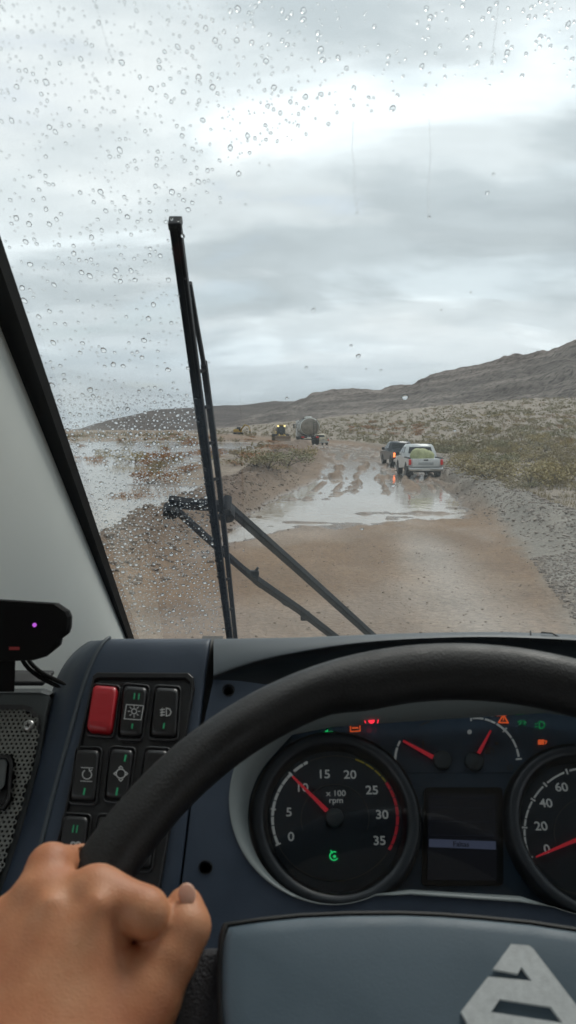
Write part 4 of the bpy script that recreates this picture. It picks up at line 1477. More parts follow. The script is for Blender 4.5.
pit = .0042
mb = MB()
for j in range(-60, 5):
    for i in range(-20, 14):
        a, b_ = (i + .5 * (j % 2)) * pit, j * pit * .866
        if not inside((a, b_), poly) or inside((a, b_), hnd): continue
        vs, fs = [], []
        for k in range(6):
            an = math.radians(60 * k + 30)
            vs.append(org + DP.u * (a + math.cos(an) * pit * .5774) + DP.v * (b_ + math.sin(an) * pit * .5774))
        for k in range(6):
            an = math.radians(60 * k + 30)
            vs.append(org + DP.u * (a + math.cos(an) * pit * .30) + DP.v * (b_ + math.sin(an) * pit * .30))
        for k in range(6):
            an = math.radians(60 * k + 30)
            vs.append(org - DP.n * .0012 + DP.u * (a + math.cos(an) * pit * .30) + DP.v * (b_ + math.sin(an) * pit * .30))
        for k in range(6):
            k2 = (k + 1) % 6
            fs += [(k, k2, 6 + k2, 6 + k), (6 + k, 6 + k2, 12 + k2, 12 + k)]
        mb.add(vs, fs)
o = mb.build('speaker_grille', mat('grille_metal', (.20, .205, .19), .42, .5), dash)
o['label'] = 'perforated grey metal speaker grille'
sc_c = DP.p(28.5, 725.5, -.0335)
mb = MB(); mb.lathe(sc_c, DP.n, [(.0050, -.001), (.0050, .0006), (.0040, .0016), (.0014, .0018), (.0001, .0006)], 20)
scw = mb.build('screw', CHROME, dash)
mb = MB()
for rr in (0.4, 1.97): mb.box(sc_c + DP.n * .0018, (.0048, .0010, .0006), Matrix((DP.u, DP.v, DP.n)).transposed() @ Matrix.Rotation(rr, 3, 'Z'))
mb.build('screw_slot', DARKHOLE, scw)
mb = MB(); hq = [(-40, 754), (9.5, 755), (13, 762), (10, 800), (4, 809), (-60, 812)]
mb.loft([[DP.p(x, y, -.0385) for x, y in hq], [DP.p(x, y, -.028) for x, y in hq], [DP.p(*lin((x, y), (-15, 782), .12), -.028) for x, y in hq], [DP.p(*lin((x, y), (-15, 782), .16), -.036) for x, y in hq]], True, False)
mb.fill([DP.p(*lin((x, y), (-15, 782), .16), -.036) for x, y in hq])
pull = mb.build('door_pull', PANELBLACK, dash)
mb = MB(); hq = [(-40, 758), (6, 759), (7.5, 764), (4.5, 786), (0, 791), (-50, 791)]
mb.prism([DP.p(x, y, -.036) for x, y in hq], [DP.p(x, y, -.029) for x, y in hq]); bevel(mb.build('pull_lever', mat('lever_grey', (.10, .11, .11), .4), pull), .0012)
mb = MB(); mb.rbox(DP.p(10, 690.5, -.05) + Vector((0, .03, .002)), (.055, .035, .005), .002); mb.build('shelf_plate', TRIM, dash)
# body below the instruments and steering column
mb = MB(); mb.tube([E_(.1086, .30, -.31), E_(.1086, .50, -.60), E_(.1086, .62, -.8)], [.055, .06, .07], 18); mb.build('column_shroud', PANELBLACK, dash)
mb = MB(); mb.box(E_(.55, 1.0, -.95), (2.1, .70, .70)); mb.build('lower_panel', DASH, dash)

# ------------------------------------------------------------------ instrument cluster
CH = -.046                                   # depth of the dial faces below the fascia
clus = thing('instrument_cluster', 'instrument cluster with rev counter, fuel and temperature gauges behind the wheel', 'gauges', DP.p(460, 815, CH - .03))
FACE = mat('dial_face', (.062, .105, .165), .45, var=.2, vscale=14)
DIAL = mat('dial_black', (.034, .050, .072), .5)
RINGM = mat('dial_ring', (.024, .030, .037), .4)
PRINT = mat('dial_print', (.5, .53, .53), .6, emit=(.7, .75, .75), es=.075)
PRINTDIM = mat('dial_print_dim', (.09, .10, .105), .6)
YEL = mat('dial_yellow', (.32, .27, .05), .6, emit=(.8, .7, .1), es=.03); REDP = mat('dial_red', (.45, .03, .045), .6, emit=(1, .06, .1), es=.05)
NEEDLE = mat('needle_red', (.62, .03, .045), .45, emit=(1, .05, .08), es=.10)
HUB = mat('needle_hub', (.085, .11, .13), .4)
TG = mat('telltale_green', (.01, .2, .05), .5, emit=(.02, .75, .20), es=.42)
TGD = mat('telltale_green_dim', (.01, .1, .03), .5, emit=(.02, .5, .15), es=.16)
TR = mat('telltale_red', (.5, .02, .02), .5, emit=(1, .03, .06), es=.75)
TO = mat('telltale_orange', (.4, .08, .01), .5, emit=(1, .14, .035), es=.30)
CB = [(LB_[i][0], LB_[i][1]) for i in range(len(LB_))]
mb = MB()
fc = [DP.p(*lin(p, (462, 815), -.03), CH) for p in CB]
mb.prism([p - DP.n * .03 for p in fc], fc)
mb.build('cluster_face', FACE, clus)


def flat(mb, pts, h, t=.0004):
    mb.prism([DP.p(*p, h) for p in pts], [DP.p(*p, h) + DP.n * t for p in pts]); return mb


def arcs(c, r, a0, a1, w, h, n=None):
    """Strip of an arc; angles counter-clockwise from the right."""
    n = n or max(3, int(abs(a1 - a0) / 4))
    an = [math.radians(a) for a in np.linspace(a0, a1, n)]
    o = [(c[0] + (r + w / 2) * math.cos(a), c[1] - (r + w / 2) * math.sin(a)) for a in an]
    i = [(c[0] + (r - w / 2) * math.cos(a), c[1] - (r - w / 2) * math.sin(a)) for a in an]
    return o + i[::-1]


def text_part(s, px, py, hpx, m, parent, h, name='numeral', squash=1.12, rot=0.0):
    cu = bpy.data.curves.new('txt', 'FONT'); cu.body = s; cu.align_x = 'CENTER'; cu.align_y = 'CENTER'
    p = DP.p(px, py, h)
    d = (p - EYE).dot(FWD)
    cu.size = hpx * d / FPX / .70
    cu.extrude = .0002 / 1
    cu.offset = cu.size * .012
    to = bpy.data.objects.new('txt', cu); COL.objects.link(to)
    bpy.context.view_layer.update()
    me = bpy.data.meshes.new_from_object(to.evaluated_get(bpy.context.evaluated_depsgraph_get()))
    bpy.data.objects.remove(to); bpy.data.curves.remove(cu)
    M = Matrix((DP.u * squash, DP.v, DP.n)).transposed() @ Matrix.Rotation(rot, 3, 'Z')
    me.transform(Matrix.Translation(p) @ M.to_4x4())
    me.name = name
    me.materials.clear()
    return link(name, me, m, parent)


def px_r(c, r, h):
    return r * (DP.p(*c, h) - EYE).dot(FWD) / FPX


def ring_dial(name, label, c, r_in):
    k = px_r(c, 1, CH)
    cen = DP.p(*c, CH)
    mb = MB(); mb.lathe(cen, DP.n, [(.0005, .0015), (68 * k, .0015)], 56, False)
    g = mb.build(name, DIAL, clus); g['label'] = label
    mb = MB(); mb.lathe(cen, DP.n, [(67 * k, .0012), (69 * k, .008), (72 * k, .0125), (79 * k, .0135), (84 * k, .011), (86 * k, .001)], 64)
    mb.build('dial_ring', RINGM, g)
    return g


T0 = CH + .0022
c1 = (335, 818.5)
rpm = ring_dial('rev_counter', 'rev counter with red needle at ten', c1, 62)
for a0, a1 in [(204.5, 196), (195, 187), (186, 178.5), (177.5, 172), (171, 164), (163, 156), (155, 148), (147, 140), (139.5, 134), (131, 121), (120, 116)]:
    flat(m_ := MB(), arcs(c1, 62.5, a0, a1, 2.7, T0, 4), T0); m_.build('scale_mark', PRINT, rpm)
for a in (204.5, 171.5, 135):
    flat(m_ := MB(), arcs(c1, 62.5, a + .7, a - .7, 5.5, T0, 3), T0); m_.build('scale_mark', PRINT, rpm)
flat(m_ := MB(), arcs(c1, 62.5, 114, 72, .8, T0, 14), T0); m_.build('scale_line', PRINTDIM, rpm)
flat(m_ := MB(), arcs(c1, 62.5, -32, -156, 1.0, T0, 30), T0); m_.build('scale_line', PRINTDIM, rpm)
flat(m_ := MB(), arcs(c1, 34, 200, -20, .8, T0, 40), T0); m_.build('scale_line', PRINTDIM, rpm)
for a0, a1 in [(71, 62), (60.5, 52), (50.5, 43), (41.5, 36)]:
    flat(m_ := MB(), arcs(c1, 62.5, a0, a1, 1.5, T0, 4), T0); m_.build('scale_mark', YEL, rpm)
for a0, a1 in [(35, 28), (27, 20), (19, 12), (11, 3), (2, -6), (-7, -15), (-16, -24), (-25, -30)]:
    flat(m_ := MB(), arcs(c1, 62.5, a0, a1, 2.9, T0, 4), T0); m_.build('scale_mark', REDP, rpm)
for s, x, y in [('0', 291, 837), ('5', 289, 812.5), ('10', 302, 788), ('15', 324, 774.5), ('20', 350, 775), ('25', 372, 790.5), ('30', 382, 815), ('35', 379.5, 841)]:
    text_part(s, x, y, 8.2, PRINT, rpm, T0)
text_part('x 100', 336, 793.5, 5.4, PRINT, rpm, T0); text_part('rpm', 336, 800.5, 5.4, PRINT, rpm, T0)


def needle(parent, tip, root, w0, w1, hubc, hubr, h):
    d = math.dist(tip, root); nx, ny = -(root[1] - tip[1]) / d, (root[0] - tip[0]) / d
    q = [(tip[0] + nx * w0, tip[1] + ny * w0), (root[0] + nx * w1, root[1] + ny * w1), (root[0] - nx * w1, root[1] - ny * w1), (tip[0] - nx * w0, tip[1] - ny * w0)]
    flat(m_ := MB(), q, h, .0012); m_.build('needle', NEEDLE, parent)
    k = px_r(hubc, hubr, h)
    m_ = MB(); m_.lathe(DP.p(*hubc, CH + .002), DP.n, [(k * .98, 0), (k, .004), (k * .86, .0052), (.0003, .0054)], 28); m_.build('needle_hub', HUB, parent)


needle(rpm, (292.5, 776.5), (327, 811), .9, 2.1, (334.5, 818.5), 9, CH + .0052)
flat(m_ := MB(), arcs((334, 856), 4.2, 60, 330, 1.2, T0, 14), T0); flat(m_, ring_px((334.5, 856.5), 1.6, 8), T0); flat(m_, [(330, 850.5), (331, 850), (333, 853), (332, 853.6)], T0); m_.build('telltale', TG, rpm)

c2 = (588, 831.5)
spd = ring_dial('speedometer', 'speedometer with red needle at zero', c2, 63)
for a0, a1 in [(204.5, 199), (198, 192.5), (191.5, 185), (184, 178), (175, 169), (168, 160), (159, 152), (148, 135), (130, 112), (107, 92), (87, 70), (65, 40)]:
    flat(m_ := MB(), arcs(c2, 63.5, a0, a1, 1.9, T0, 5), T0); m_.build('scale_mark', PRINT, spd)
for a in (204.5, 176.5, 150, 132.5, 109.5, 89.5):
    flat(m_ := MB(), arcs(c2, 63.5, a + .7, a - .7, 5.5, T0, 3), T0); m_.build('scale_mark', PRINT, spd)
flat(m_ := MB(), arcs(c2, 63.5, -32, -154, 1.0, T0, 30), T0); m_.build('scale_line', PRINTDIM, spd)
flat(m_ := MB(), arcs(c2, 34, 200, -20, .8, T0, 40), T0); m_.build('scale_line', PRINTDIM, spd)
for s, x, y in [('0', 547, 849.5), ('20', 541, 826.5), ('40', 546, 803.5), ('60', 561.5, 787.5), ('80', 588, 780)]:
    text_part(s, x, y, 8.2, PRINT, spd, T0)
needle(spd, (536, 857), (580, 838.5), .9, 2.2, (588, 832), 10, CH + .0052)

mb = MB(); gq = rquad([(392, 723), (522, 716), (531, 773), (386, 773)], .08, 3)
flat(mb, gq, CH + .0004, .0006); gp = mb.build('small_gauge_panel', FACE, clus)
tg_ = MB(); flat(tg_, arcs((441, 762), 46, 180, 162, 2.2, T0, 6), T0); flat(tg_, arcs((441, 762), 46, 160, 153, 2.0, T0, 4), T0)
tempg = tg_.build('temperature_gauge', PRINT, clus)
flat(m_ := MB(), arcs((441, 762), 46.5, 184, 181, 5, T0, 3), T0); m_.build('scale_mark', PRINT, tempg)
flat(m_ := MB(), arcs((441, 762), 42, 120, 105, 1.6, T0, 6), T0); m_.build('scale_mark', PRINTDIM, tempg)
m_ = MB(); stroke(m_, [(423, 741), (423.6, 750)], 1.6, T0); stroke(m_, [(420, 750), (428, 751)], 1.2, T0); stroke(m_, [(424, 745), (426, 745)], .8, T0); m_.build('icon', PRINTDIM, tempg)
needle(tempg, (403, 741), (433, 757.5), 1.0, 2.0, (441.5, 761), 9.3, CH + .0052)
fg = MB()
for a0, a1 in [(92, 78), (76, 62), (60, 48), (46, 34), (32, 20), (18, 8)]: flat(fg, arcs((474, 763), 45, a0, a1, 2.0, T0, 5), T0)
fuel = fg.build('fuel_gauge', PRINT, clus)
for a in (94, 47, 5): flat(m_ := MB(), arcs((474, 763), 45, a + 1, a - 1, 6, T0, 3), T0); m_.build('scale_mark', PRINT, fuel)
flat(m_ := MB(), ring_px((469.5, 732), 2.3, 10), T0); m_.build('scale_dot', PRINT, fuel)
m_ = MB(); stroke(m_, ring_px((510, 767.5), 2.4, 10), .8, T0, True); m_.build('scale_dot', PRINTDIM, fuel)
m_ = MB(); flat(m_, [(485.5, 747), (490.5, 747), (490.5, 754), (485.5, 754)], T0); stroke(m_, [(491.5, 748), (493.5, 750), (493.5, 753.5)], .8, T0); flat(m_, [(494.5, 742), (499, 742.6), (498, 745), (495.5, 744.6)], T0); m_.build('icon', PRINTDIM, fuel)
needle(fuel, (490.5, 731), (478.5, 753.5), 1.0, 1.9, (473.5, 762.5), 9.3, CH + .0052)

# telltales
def telltale(draw, m, h=T0):
    m_ = MB(); draw(m_); m_.build('telltale', m, clus)


telltale(lambda q: flat(q, [(323, 733), (328, 729.5), (328, 731.6), (333, 731.6), (333, 734.4), (328, 734.4), (328, 736.5)], T0), TG)
telltale(lambda q: (stroke(q, [(350.5, 725), (360, 724.3), (360, 731), (350.5, 731.6)], 1.1, T0, True), stroke(q, [(352.5, 728), (358, 728)], 1.6, T0)), TO)
telltale(lambda q: (flat(q, ring_px((371.5, 720.5), 3.3, 12), -.0235), stroke(q, [(365.5, 718), (364.8, 720.5), (365.5, 723)], 1, -.0235), stroke(q, [(377.5, 718), (378.2, 720.5), (377.5, 723)], 1, -.0235)), TR)
telltale(lambda q: (stroke(q, [(498.6, 722.5), (503.4, 715), (508, 722.8)], 1.3, T0, True), stroke(q, [(503.4, 717.6), (503.4, 720.4)], 1.0, T0)), TO)
telltale(lambda q: (stroke(q, [(518, 722), (521, 721)], 1.2, T0), stroke(q, [(523, 721), (526, 722.6)], 1.2, T0), stroke(q, [(519, 724.6), (521.6, 723)], .9, T0), stroke(q, [(523.4, 723.4), (525.5, 725)], .9, T0)), TGD)
telltale(lambda q: (stroke(q, [(539.5, 721.5), (543, 722), (544.8, 725), (543, 728), (539.5, 728.4)], 1.1, T0, True), stroke(q, [(535, 724), (538, 723.4)], .9, T0), stroke(q, [(535, 727), (538, 726.6)], .9, T0)), TGD)
telltale(lambda q: (flat(q, [(538, 740), (544, 739.6), (544, 744.6), (538, 744.6)], T0), stroke(q, [(544.5, 741), (546.6, 741), (545.5, 744)], .9, T0)), TO)

# trip display
mb = MB(); flat(mb, rquad([(424, 788), (502, 788), (503, 886), (421, 886)], .06, 3), CH + .0006, .002)
disp = mb.build('display', mat('display_bezel', (.008, .009, .011), .3), clus)
LCD = mat('display_screen', (.009, .0095, .014), .35, emit=(.35, .40, .55), es=.005)
mb = MB(); flat(mb, [(428, 793), (496, 794), (497, 881), (427.5, 880)], CH + .003); mb.build('screen', LCD, disp)
mb = MB(); flat(mb, [(429, 839), (495.5, 841.5), (495.8, 849.6), (429, 847)], CH + .0038); mb.build('highlight_bar', mat('lcd_bar', (.10, .115, .17), .5, emit=(.35, .42, .7), es=.045), disp)
text_part('Faltas', 461, 844.4, 4.6, LCD, disp, CH + .0046, 'lettering', 1.1, math.radians(-2))
LCDL = mat('lcd_line', (.022, .024, .036), .5, emit=(.3, .36, .6), es=.006)
m_ = MB()
for a, b_ in [((430, 797), (494, 797.6)), ((430, 807), (494, 808)), ((430, 821), (494, 822)), ((430, 835), (494, 836)), ((494, 808), (494.5, 836)), ((430, 807), (430, 835))]:
    stroke(m_, [a, b_], .7, CH + .0038)
m_.build('screen_line', LCDL, disp)
# clear cover over the whole cluster
mb = MB(); lq = [DP.p(*lin(p, (462, 815), -.004), -.0335) for p in CB]
mb.prism([p - DP.n * .002 for p in lq], lq)
mb.build('cover_glass', thin_glass('cover_glass', (.96, .97, .97), .03, .8), clus)  # its film imitates the haze of reflections over the dials

# ------------------------------------------------------------------ steering wheel
wheel_t = thing('steering_wheel', 'black steering wheel with grained rim and grey centre pad', 'steering wheel', E_(.10856, .28305, -.28525) - WP.n * .03)


def leather(name, col, scale, strength, rough, dist):
    m = bpy.data.materials.new(name); m.use_nodes = True
    nt = m.node_tree; b = nt.nodes['Principled BSDF']; lk = nt.links
    b.inputs['Base Color'].default_value = (*col, 1); b.inputs['Roughness'].default_value = rough
    tc = N(nt.nodes, 'ShaderNodeTexCoord'); vo = N(nt.nodes, 'ShaderNodeTexVoronoi'); vo.inputs['Scale'].default_value = scale
    nz = N(nt.nodes, 'ShaderNodeTexNoise'); nz.inputs['Scale'].default_value = scale * .6; nz.inputs['Detail'].default_value = 4
    lk.new(tc.outputs['Object'], vo.inputs['Vector']); lk.new(tc.outputs['Object'], nz.inputs['Vector'])
    ad = N(nt.nodes, 'ShaderNodeMath', operation='ADD'); lk.new(vo.outputs['Distance'], ad.inputs[0]); lk.new(nz.outputs['Fac'], ad.inputs[1])
    bp = N(nt.nodes, 'ShaderNodeBump'); bp.inputs['Strength'].default_value = strength; bp.inputs['Distance'].default_value = dist
    lk.new(ad.outputs[0], bp.inputs['Height']); lk.new(bp.outputs[0], b.inputs['Normal'])
    n2 = N(nt.nodes, 'ShaderNodeTexNoise'); n2.inputs['Scale'].default_value = 26; n2.inputs['Detail'].default_value = 5
    lk.new(tc.outputs['Object'], n2.inputs['Vector'])
    r = ramp(nt.nodes, [(.3, rough - .1), (.7, min(1, rough + .12))]); lk.new(n2.outputs['Fac'], r.inputs[0]); lk.new(r.outputs[0], b.inputs['Roughness'])
    return m


C_W, R_W, r_W = WP.p0, .2272, .0160
rings = []
NT, NS = 144, 24
for i in range(NT):
    th = 2 * math.pi * i / NT
    deg = math.degrees(th)
    dd = min(abs(deg - 78), 360 - abs(deg - 78))
    b_ = 1 - float(sstep(np.array([dd]), 27, 36)[0])
    rad = WP.u * math.cos(th) + WP.v * math.sin(th)
    ring = []
    for k in range(NS):
        a = 2 * math.pi * k / NS
        ro = r_W * math.cos(a); ta = r_W * .98 * math.sin(a)
        if ro < 0: ro *= 1 + .42 * b_
        ring.append(C_W + rad * (R_W + ro) + WP.n * ta)
    rings.append(ring)
mb = MB(); mb.loft(rings + [rings[0]], True)
mb.build('rim', leather('rim_leather', (.0075, .0075, .008), 620, .32, .52, .0004), wheel_t)
PAD = [(228, 926), (262, 921), (300, 917), (350, 914.8), (400, 914.5), (440, 916), (480, 919), (530, 924), (576, 931), (640, 944), (700, 962), (745, 995), (770, 1060), (765, 1140), (735, 1220), (690, 1300), (520, 1330), (380, 1300), (300, 1240), (255, 1160), (234, 1090), (226, 1040), (222.5, 1000), (222.5, 960), (224, 938)]
pc = (500, 1090)
lev = [(1.012, -.030), (1.008, .010), (1.0, .0165), (.992, .0190), (.97, .0203), (.9, .0212), (.7, .0222), (.4, .0228), (.1, .023)]
mb = MB()
lv = []
for s, h in lev:
    base = [WP.p(*p, .019) for p in PAD]; cb = WP.p(*pc, .019)
    lv.append([cb + (p - cb) * s + WP.n * (h - .019) for p in base])
mb.loft(lv, True); mb.fill(lv[-1])
pad = mb.build('centre_pad', mat('pad_grey', (.085, .122, .152), .55, bump=.3, bscale=1100, bdist=.0003, rvar=.10, vscale=24, var=.07), wheel_t)
mb = MB()
base = [WP.p(*p, .012) for p in PAD]; cb = WP.p(*pc, .012)
mb.loft([[cb + (p - cb) * s + WP.n * h for p in base] for s, h in ((1.018, -.04), (1.024, -.002), (1.016, .0015), (1.0, .0015))], True)
mb.build('pad_surround', RUBBER, wheel_t)
EMB = [(511, 944), (529, 945.4), (533.5, 949), (581, 1011), (597, 1034), (583, 1052), (479, 1044), (461, 1011.5), (488, 976.6), (532, 980.8), (521.5, 967), (518, 973.8), (493, 969)]
EMH = [(500, 999), (551, 1006.8), (563, 1023), (491, 1012)]
mb = MB(); HE = .0250
mb.prism([WP.p(*p, HE) - WP.n * .002 for p in EMB], [WP.p(*p, HE) for p in EMB], [([WP.p(*p, HE) - WP.n * .002 for p in EMH], [WP.p(*p, HE) for p in EMH])])
emb = mb.build('emblem', mat('emblem_silver', (.62, .65, .65), .5, .1, var=.12, vscale=300, bump=.5, bscale=1500, bdist=.0004), pad)
emb['label'] = 'silver letter A emblem'
SPK = leather('spoke_grain', (.020, .019, .024), 900, .6, .6, .0005)
for poly_ in ([(206, 946), (236, 944), (242, 1130), (30, 1165), (2, 1100), (118, 1012), (166, 972)], [(760, 1000), (800, 1010), (1010, 1100), (1020, 1190), (760, 1140)]):
    mb = MB(); mb.prism([WP.p(*p, 0) - WP.n * .012 for p in poly_], [WP.p(*p, 0) for p in poly_])
    bevel(mb.build('spoke', SPK, wheel_t), .004, 3)

# ------------------------------------------------------------------ small camera on the side console
VP = Plane(at_y(30, 630, .63), math.radians(80))
camt = thing('driver_camera', 'small black driver monitoring camera with purple light on the side console', 'camera', VP.p(0, 690, 0))
BLK = mat('camera_black', (.0025, .0025, .003), .75, spec=.25)
HQ = [(-70, 596), (0, 599.5), (55, 603), (67, 611), (69.5, 617), (69, 628), (67, 634.5), (59.5, 640), (58, 647), (45.5, 657), (32, 661), (0, 662), (-70, 660)]
mb = MB()
h0 = [VP.p(*p, 0) for p in HQ]
hc = VP.p(0, 632, 0)
mb.loft([[hc + (p - hc) * .90 - VP.n * .020 for p in h0], [hc + (p - hc) * .965 - VP.n * .016 for p in h0], [p - VP.n * .004 for p in h0], [hc + (p - hc) * .965 for p in h0]], True, False)
mb.fill([hc + (p - hc) * .965 for p in h0]); mb.fill([hc + (p - hc) * .90 - VP.n * .020 for p in h0])
bevel(mb.build('housing', BLK, camt), .0015, 2)
mb = MB(); mb.ball(VP.p(34.5, 625, .0012), .0018, 12, 8); mb.build('status_light', mat('violet_led', (.3, .05, .4), .3, emit=(.55, .12, .75), es=.55), camt)
mb = MB(); mb.prism([VP.p(*p, -.001) for p in [(9, 646.8), (19.5, 646.8), (19.5, 650), (9, 650)]], [VP.p(*p, .0006) for p in [(9, 646.8), (19.5, 646.8), (19.5, 650), (9, 650)]]); mb.build('red_mark', mat('red_mark', (.38, .03, .03), .5), camt)
mb = MB(); q = [(-40, 658), (15.5, 658), (14.5, 692), (-40, 692)]
mb.prism([VP.p(*p, -.022) for p in q], [VP.p(*p, -.006) for p in q]); bevel(mb.build('bracket', BLK, camt), .001)
for dx in (0, 5.5):
    mb = MB(); mb.tube([VP.p(21 + dx, 656, -.022), VP.p(24 + dx, 664 - dx * .3, -.02), VP.p(33 + dx, 673 - dx * .3, -.018), VP.p(46 + dx, 681 - dx * .5, -.014), VP.p(62 + dx, 688 - dx * .5, -.008)], .0022, 8)
    subsurf(mb.build('cable', BLK, camt), 1)

# ------------------------------------------------------------------ wiper
wip = thing('windshield_wiper', 'long black wiper standing upright outside the windshield with two slanting arms', 'wiper', GP.p(395, 668, .03))
WB = mat('wiper_black', (.007, .009, .014), .55, spec=.3)
WBR = mat('wiper_rubber', (.008, .008, .010), .7)
WST = mat('wiper_worn_steel', (.010, .012, .016), .6, spec=.3)


def wbar(pts, w, h0, h1, m, name, parent=wip, bev=.001):
    """Flat bar through photo places on the windscreen, w wide in metres, standing from h0 to h1 off the glass."""
    P = [GP.p(x, y, h0) for x, y in pts]
    L, Rr = [], []
    for i, p in enumerate(P):
        t = (P[min(i + 1, len(P) - 1)] - P[max(i - 1, 0)]).normalized(); s = t.cross(GP.n).normalized() * w / 2
        L.append(p + s); Rr.append(p - s)
    mb = MB()
    up_ = GP.n * (h1 - h0)
    mb.loft([L, [p + up_ for p in L], [p + up_ for p in Rr], Rr, L], smooth=False)
    mb.fill([L[0], L[0] + up_, Rr[0] + up_, Rr[0]]); mb.fill([L[-1], L[-1] + up_, Rr[-1] + up_, Rr[-1]])
    o = mb.build(name, m, parent)
    if bev: bevel(o, bev, 2)
    return o


BL = [(174.6, 226), (201, 424), (229.5, 640), (233, 668)]
blade = wbar(BL, .0105, .007, .018, WB, 'blade')
wbar(BL, .003, .0055, .0075, WBR, 'rubber_lip', blade, 0)
wbar([(174.2, 223.5), (175.2, 231)], .0118, .0056, .0185, WB, 'end_cap', blade)
mb = MB(); mb.ball(GP.p(181.5, 242.5, .012), .0022, 10, 6); mb.build('end_stop', WB, blade)
# bridge of the blade carrier, seen past the blade
bridge = wbar([(189.2, 285), (197, 330), (203.5, 366)], .0046, .024, .031, WB, 'claw_bar')
wbar([(203.5, 366), (212, 430), (219.5, 490), (227, 560), (236.5, 650)], .0068, .028, .038, WB, 'bridge_bar')
for y0 in (300, 372, 408, 444, 480, 516, 548, 580, 610):
    xb = np.interp(y0, [223, 640], [174.3, 229.5]); xr = np.interp(y0, [285, 366, 430, 490, 560, 650], [189.2, 203.5, 212, 219.5, 227, 236.5])
    mb = MB(); mb.tube([GP.p(xb + 3.5, y0, .016), GP.p(xr, y0 - 2, .030)], .0021, 6); mb.build('claw', WST, wip)
# hinge link and arms
lk_ = wbar([(168, 503.5), (186, 506.5), (210, 508), (231, 510)], .0155, .040, .050, WB, 'link_plate')
mb = MB(); mb.lathe(GP.p(227, 509, .052), GP.n, [(.0115, -.016), (.0115, .001), (.008, .004), (.0002, .005)], 18); mb.lathe(GP.p(227, 509, .030), GP.n, [(.006, -.006), (.006, .02)], 12); mb.build('pivot_bolt', WST, wip)
mb = MB(); mb.lathe(GP.p(171, 507, .052), GP.n, [(.0105, -.014), (.0105, .001), (.006, .003), (.0002, .003)], 18); mb.build('pivot_bolt', WST, wip)
wbar([(227, 509), (300, 573.5), (365, 632), (412, 674)], .0115, .051, .062, WST, 'arm')
wbar([(171, 508), (212, 545), (262, 588)], .0085, .051, .060, WST, 'arm')
wbar([(255, 582), (300, 613), (330, 636), (372, 668)], .0105, .0505, .0615, WST, 'arm')
mb = MB(); mb.tube([GP.p(x, y, .064) for x, y in [(246, 569), (268, 588), (285, 604), (303, 612), (326, 632), (350, 652)]], .003, 8); mb.build('washer_hose', WBR, wip)
for px_, py_ in ((254, 573.5), (305, 617.5)):
    mb = MB(); mb.rbox(GP.p(px_, py_, .060), (.016, .012, .010), .002); mb.tube([GP.p(px_, py_, .06), GP.p(px_ + 4, py_ - 6, .066)], .0022, 6); mb.build('clamp', WB, wip)

# ------------------------------------------------------------------ rain on the glass
RAIN = bpy.data.materials.new('rain_water'); RAIN.use_nodes = True
nt = RAIN.node_tree
for n in list(nt.nodes):
    if n.type != 'OUTPUT_MATERIAL': nt.nodes.remove(n)
gl = N(nt.nodes, 'ShaderNodeBsdfGlass'); gl.inputs['IOR'].default_value = 1.33; gl.inputs['Roughness'].default_value = 0.0
nt.links.new(gl.outputs[0], nt.nodes['Material Output'].inputs[0])
GH = .0052


def drop_into(V, F, px, py, rpx, rnd, el=1.15, seg=10, hs=.62):
    c = GP.p(px, py, GH)
    r = rpx * (c - EYE).dot(FWD) / FPX
    o = len(V)
    lob = [1 + rnd.uniform(-.16, .16) for _ in range(seg)]
    ph = rnd.uniform(-.5, .5)
    prof = [(1.0, 0.0), (.92, .38), (.70, .71), (.38, .92)]
    for q, hgt in prof:
        for k in range(seg):
            a = 2 * math.pi * k / seg
            x, y = r * q * lob[k] * math.cos(a), r * q * lob[k] * el * 1.02 * math.sin(a)
            x, y = x * math.cos(ph) - y * math.sin(ph), x * math.sin(ph) + y * math.cos(ph)
            V.append(c + GP.u * x + GP.v * y + GP.n * (r * hs * hgt))
    V.append(c + GP.n * r * hs)
    for i in range(3):
        for k in range(seg):
            k2 = (k + 1) % seg
            F.append((o + i * seg + k, o + i * seg + k2, o + (i + 1) * seg + k2, o + (i + 1) * seg + k))
    for k in range(seg): F.append((o + 3 * seg + k, o + 3 * seg + (k + 1) % seg, o + 4 * seg))
    F.append(tuple(o + k for k in range(seg - 1, -1, -1)))


rnd = random.Random(5)
V, F = [], []
pts = []


def try_drop(x, y, r, gap=1.25):
    for a, b_, c in pts:
        if (a - x) ** 2 + (b_ - y) ** 2 < ((r + c) * gap) ** 2: return False
    pts.append((x, y, r)); return True


def dens(x, y):
    """How thickly the rain stands: full left of the wiper, thinning above the wiped sweep, none inside it."""
    bl = 174 + (y - 223) * .134
    if y > 200 and x < bl - 3: return 1.0
    lim = np.interp(x, [0, 180, 215, 260, 300, 340, 400, 460, 520, 590], [260, 235, 200, 160, 140, 108, 96, 90, 74, 82])
    if y < lim - 14: return .9 if x < 330 else .55
    if y < lim + 10: return .35
    return 0.012


